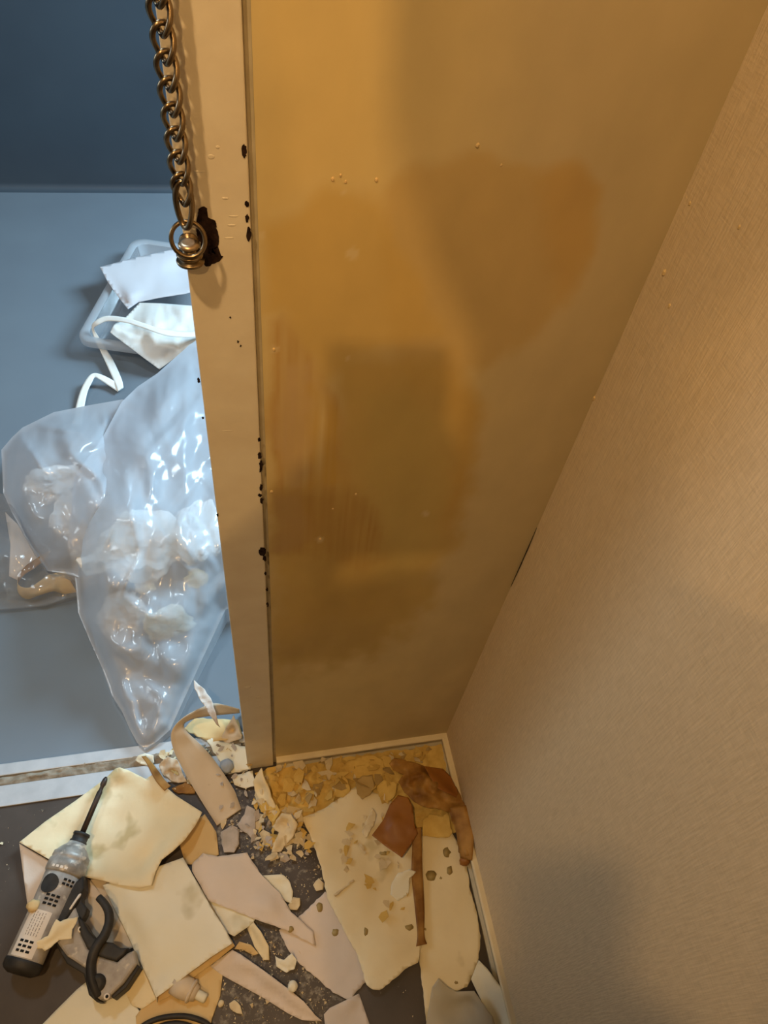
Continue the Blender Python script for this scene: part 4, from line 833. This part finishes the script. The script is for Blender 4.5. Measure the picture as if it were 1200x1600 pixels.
# scraps inside the big bag
def crumple(label, x, y, z, r, m, seed, sx=1, sy=1, sz=.7):
    bm = bmesh.new(); bmesh.ops.create_icosphere(bm, subdivisions=4, radius=1); p = F(x, y, z)
    for v in bm.verts:
        q = v.co.copy(); k = 1 + .35*noise.fractal(q*1.3+Vector((seed*5, 0, 0)), 1, 2, 2) + .28*(abs(noise.noise(q*2.6+Vector((seed, 3, 1)))) - .3)
        v.co = Vector((q.x*k*r*sx, q.y*k*r*sy, q.z*k*r*sz)); v.co.z = max(v.co.z, -z + .0)
        v.co += p
    bmesh.ops.decimate if False else None
    return tag(from_bm('crumpled_paper', bm, m, None, False), label, 'crumpled paper', 'crumpled papers inside the large bag')
crumple('largest white crumpled paper in the middle of the bag', 205, 850, .085, .085, M_bagged, 1, 1.2, 1)
crumple('cream crumpled paper under the left side of the bag', 130, 800, .07, .06, M_bagged, 2)
crumple('pale crumpled paper behind the frame side of the bag', 310, 830, .08, .065, M_bagged, 3, .8, 1.3)
crumple('cream lump low in the bag tail', 262, 975, .05, .042, M_cream2, 4, 1.2, .8)
crumple('small tan crumple in the bag tail', 226, 915, .05, .020, M_ochre, 5)
crumple('small tan crumple at the right of the bag', 306, 905, .06, .024, M_ochre, 6)
crumple('white crumpled paper in the left lobe of the bag', 85, 755, .06, .055, M_bagged, 7, 1.2, .8)
crumple('dark grey crumple low in the bag', 190, 960, .04, .045, M_flake3, 8, 1, 1.2)

# ================================================================== the photographer, whose shadow falls into the corner
vw = RM @ Vector((0, 0, -1)); rt = RM @ Vector((1, 0, 0)); upv = RM @ Vector((0, 1, 0))
pc = CAM - vw*.030 - upv*.055           # phone centre, just behind the lens
bm = bmesh.new(); box(bm, -.0385, .0385, -.078, .078, -.0045, .0045)
bmesh.ops.bevel(bm, geom=[e for e in bm.edges if abs(e.verts[0].co.z - e.verts[1].co.z) > .005], offset=.009, segments=4, affect='EDGES', profile=.5)
for v in bm.verts: v.co = pc + rt*v.co.x + upv*v.co.y - vw*v.co.z
ph = from_bm('smartphone', bm, M_phone); tag(ph, 'dark smartphone held up by the person taking the picture', 'smartphone')
def skin_body(name, verts, edges, radii, m, rootv, sub=2, parent=None):
    me = bpy.data.meshes.new(name); me.from_pydata([tuple(v) for v in verts], edges, [])
    o = bpy.data.objects.new(name, me); COL.objects.link(o); me.materials.append(m)
    s = o.modifiers.new('skin', 'SKIN')
    for i, r in enumerate(radii): me.skin_vertices[0].data[i].radius = (r, r) if not isinstance(r, tuple) else r; me.skin_vertices[0].data[i].use_root = (i == rootv)
    s.use_smooth_shade = True
    d = o.modifiers.new('sub', 'SUBSURF'); d.levels = sub; d.render_levels = sub
    if parent: o.parent = parent
    return o
V_ = Vector
hl = pc - rt*.062 - upv*.045 - vw*.030; hr = pc + rt*.062 - upv*.045 - vw*.030
bv = [V_((-.34, -1.02, .95)), V_((-.34, -.99, 1.13)), V_((-.345, -.94, 1.31)), V_((-.345, -.90, 1.45)), V_((-.35, -.84, 1.56)), V_((-.352, -.775, 1.63)), V_((-.350, -.74, 1.68)), V_((-.350, -.735, 1.70)),
      V_((-.50, -.82, 1.45)), V_((-.61, -.73, 1.31)), hl - vw*.04 - upv*.03, hl,
      V_((-.21, -.82, 1.45)), V_((-.125, -.69, 1.32)), hr - vw*.04 - upv*.03, hr,
      V_((-.43, -1.02, .88)), V_((-.44, -1.02, .48)), V_((-.44, -1.08, .09)), V_((-.44, -.95, .035)),
      V_((-.25, -1.02, .88)), V_((-.24, -1.02, .48)), V_((-.24, -1.08, .09)), V_((-.24, -.95, .035))]
be = [(0,1),(1,2),(2,3),(3,4),(4,5),(5,6),(6,7),(3,8),(8,9),(9,10),(10,11),(3,12),(12,13),(13,14),(14,15),(0,16),(16,17),(17,18),(18,19),(0,20),(20,21),(21,22),(22,23)]
br_ = [(.15,.11),(.15,.11),(.17,.12),(.10,.10),.058,.052,.050,.048,.078,.066,.045,.028,.07,.06,.04,.028,.085,.058,.042,.035,.085,.058,.042,.035]
pe = skin_body('person', bv, be, br_, M_cloth, 0)
tag(pe, 'person in dark clothes holding up a smartphone, only their shadow in view', 'person')
for hnd, sgn in ((hl, 1), (hr, -1)):
    palm = skin_body('hand', [hnd - upv*.02, hnd, hnd + upv*.03], [(0, 1), (1, 2)], [.022, .026, .022], M_skin, 0, 2, pe)
    for k in range(4):
        b0 = hnd + upv*(.034 - .02*k); t = b0 + vw*.028 + rt*sgn*.012; e = t + rt*sgn*(.034 - .004*abs(k-1)) + vw*.003
        skin_body('finger', [b0, t, e], [(0, 1), (1, 2)], [.009, .009, .008], M_skin, 0, 2, pe)
    b0 = hnd + upv*.005 - vw*.01; skin_body('thumb', [b0, b0 + upv*.03 + rt*sgn*.02 - vw*.008, b0 + upv*.055 + rt*sgn*.03 - vw*.006], [(0, 1), (1, 2)], [.011, .010, .008], M_skin, 0, 2, pe)

# head with face and hair, bent over the phone
HC = V_((-.359, -.705, 1.785)); fwd = (pc - HC).normalized(); fwd = (fwd + V_((0, .35, .35))).normalized(); hs = fwd.cross(V_((0, 0, 1))).normalized(); hu = hs.cross(fwd)
def hp(x, y, z): return HC + hs*x + fwd*y + hu*z
def head_shape(p):
    x, y, z = p; w = .082*(1 - .18*max(0, -z)**1.5); d = .100; h = .125
    q = V_((x*w, y*d, z*h))
    if y > .35 and z < 0: q.y *= 1 - .10*(-z)
    if z < -.3: q.y += .022*(-z - .3)
    return q
bm = bmesh.new(); bmesh.ops.create_icosphere(bm, subdivisions=4, radius=1)
for v in bm.verts:
    q = head_shape(v.co)
    q.y += .024*math.exp(-((q.x/.011)**2 + ((q.z + .018)/.022)**2))*(1 if v.co.y > 0 else 0)              # nose
    for sx in (-1, 1): q.y -= .009*math.exp(-(((q.x - sx*.031)/.016)**2 + ((q.z - .008)/.012)**2))*(1 if v.co.y > 0 else 0)   # eye sockets
    v.co = hp(*q)
from_bm('head', bm, M_skin, pe, True)
bm = bmesh.new(); bmesh.ops.create_icosphere(bm, subdivisions=4, radius=1)
bmesh.ops.delete(bm, geom=[v for v in bm.verts if not (v.co.z > .45 or (v.co.y < .05 and v.co.z > -.35))], context='VERTS')
for v in bm.verts: q = head_shape(v.co)*1.07; v.co = hp(*q) + hu*.004
o = from_bm('hair', bm, M_hair, pe, True); m_ = o.modifiers.new('t', 'SOLIDIFY'); m_.thickness = .008
for sx in (-1, 1):
    for nm, r, off, mm, sc in (('eye', .011, (.031*sx, .086, .008), M_label, (1, .6, .7)), ('pupil', .0055, (.031*sx, .0915, .008), M_hair, (1, .5, 1)), ('ear', .028, (.083*sx, -.005, -.004), M_skin, (.3, .6, 1.1))):
        bm = bmesh.new(); bmesh.ops.create_icosphere(bm, subdivisions=2, radius=r)
        for v in bm.verts: v.co = hp(v.co.x*sc[0] + off[0], v.co.y*sc[1] + off[1], v.co.z*sc[2] + off[2])
        from_bm(nm, bm, mm, pe, True)
bm = bmesh.new(); bmesh.ops.create_icosphere(bm, subdivisions=2, radius=.02)
for v in bm.verts: v.co = hp(v.co.x, v.co.y*.3 + .094, v.co.z*.28 - .058)
from_bm('mouth', bm, mat('lips', (.45, .20, .16), None, .5), pe, True)
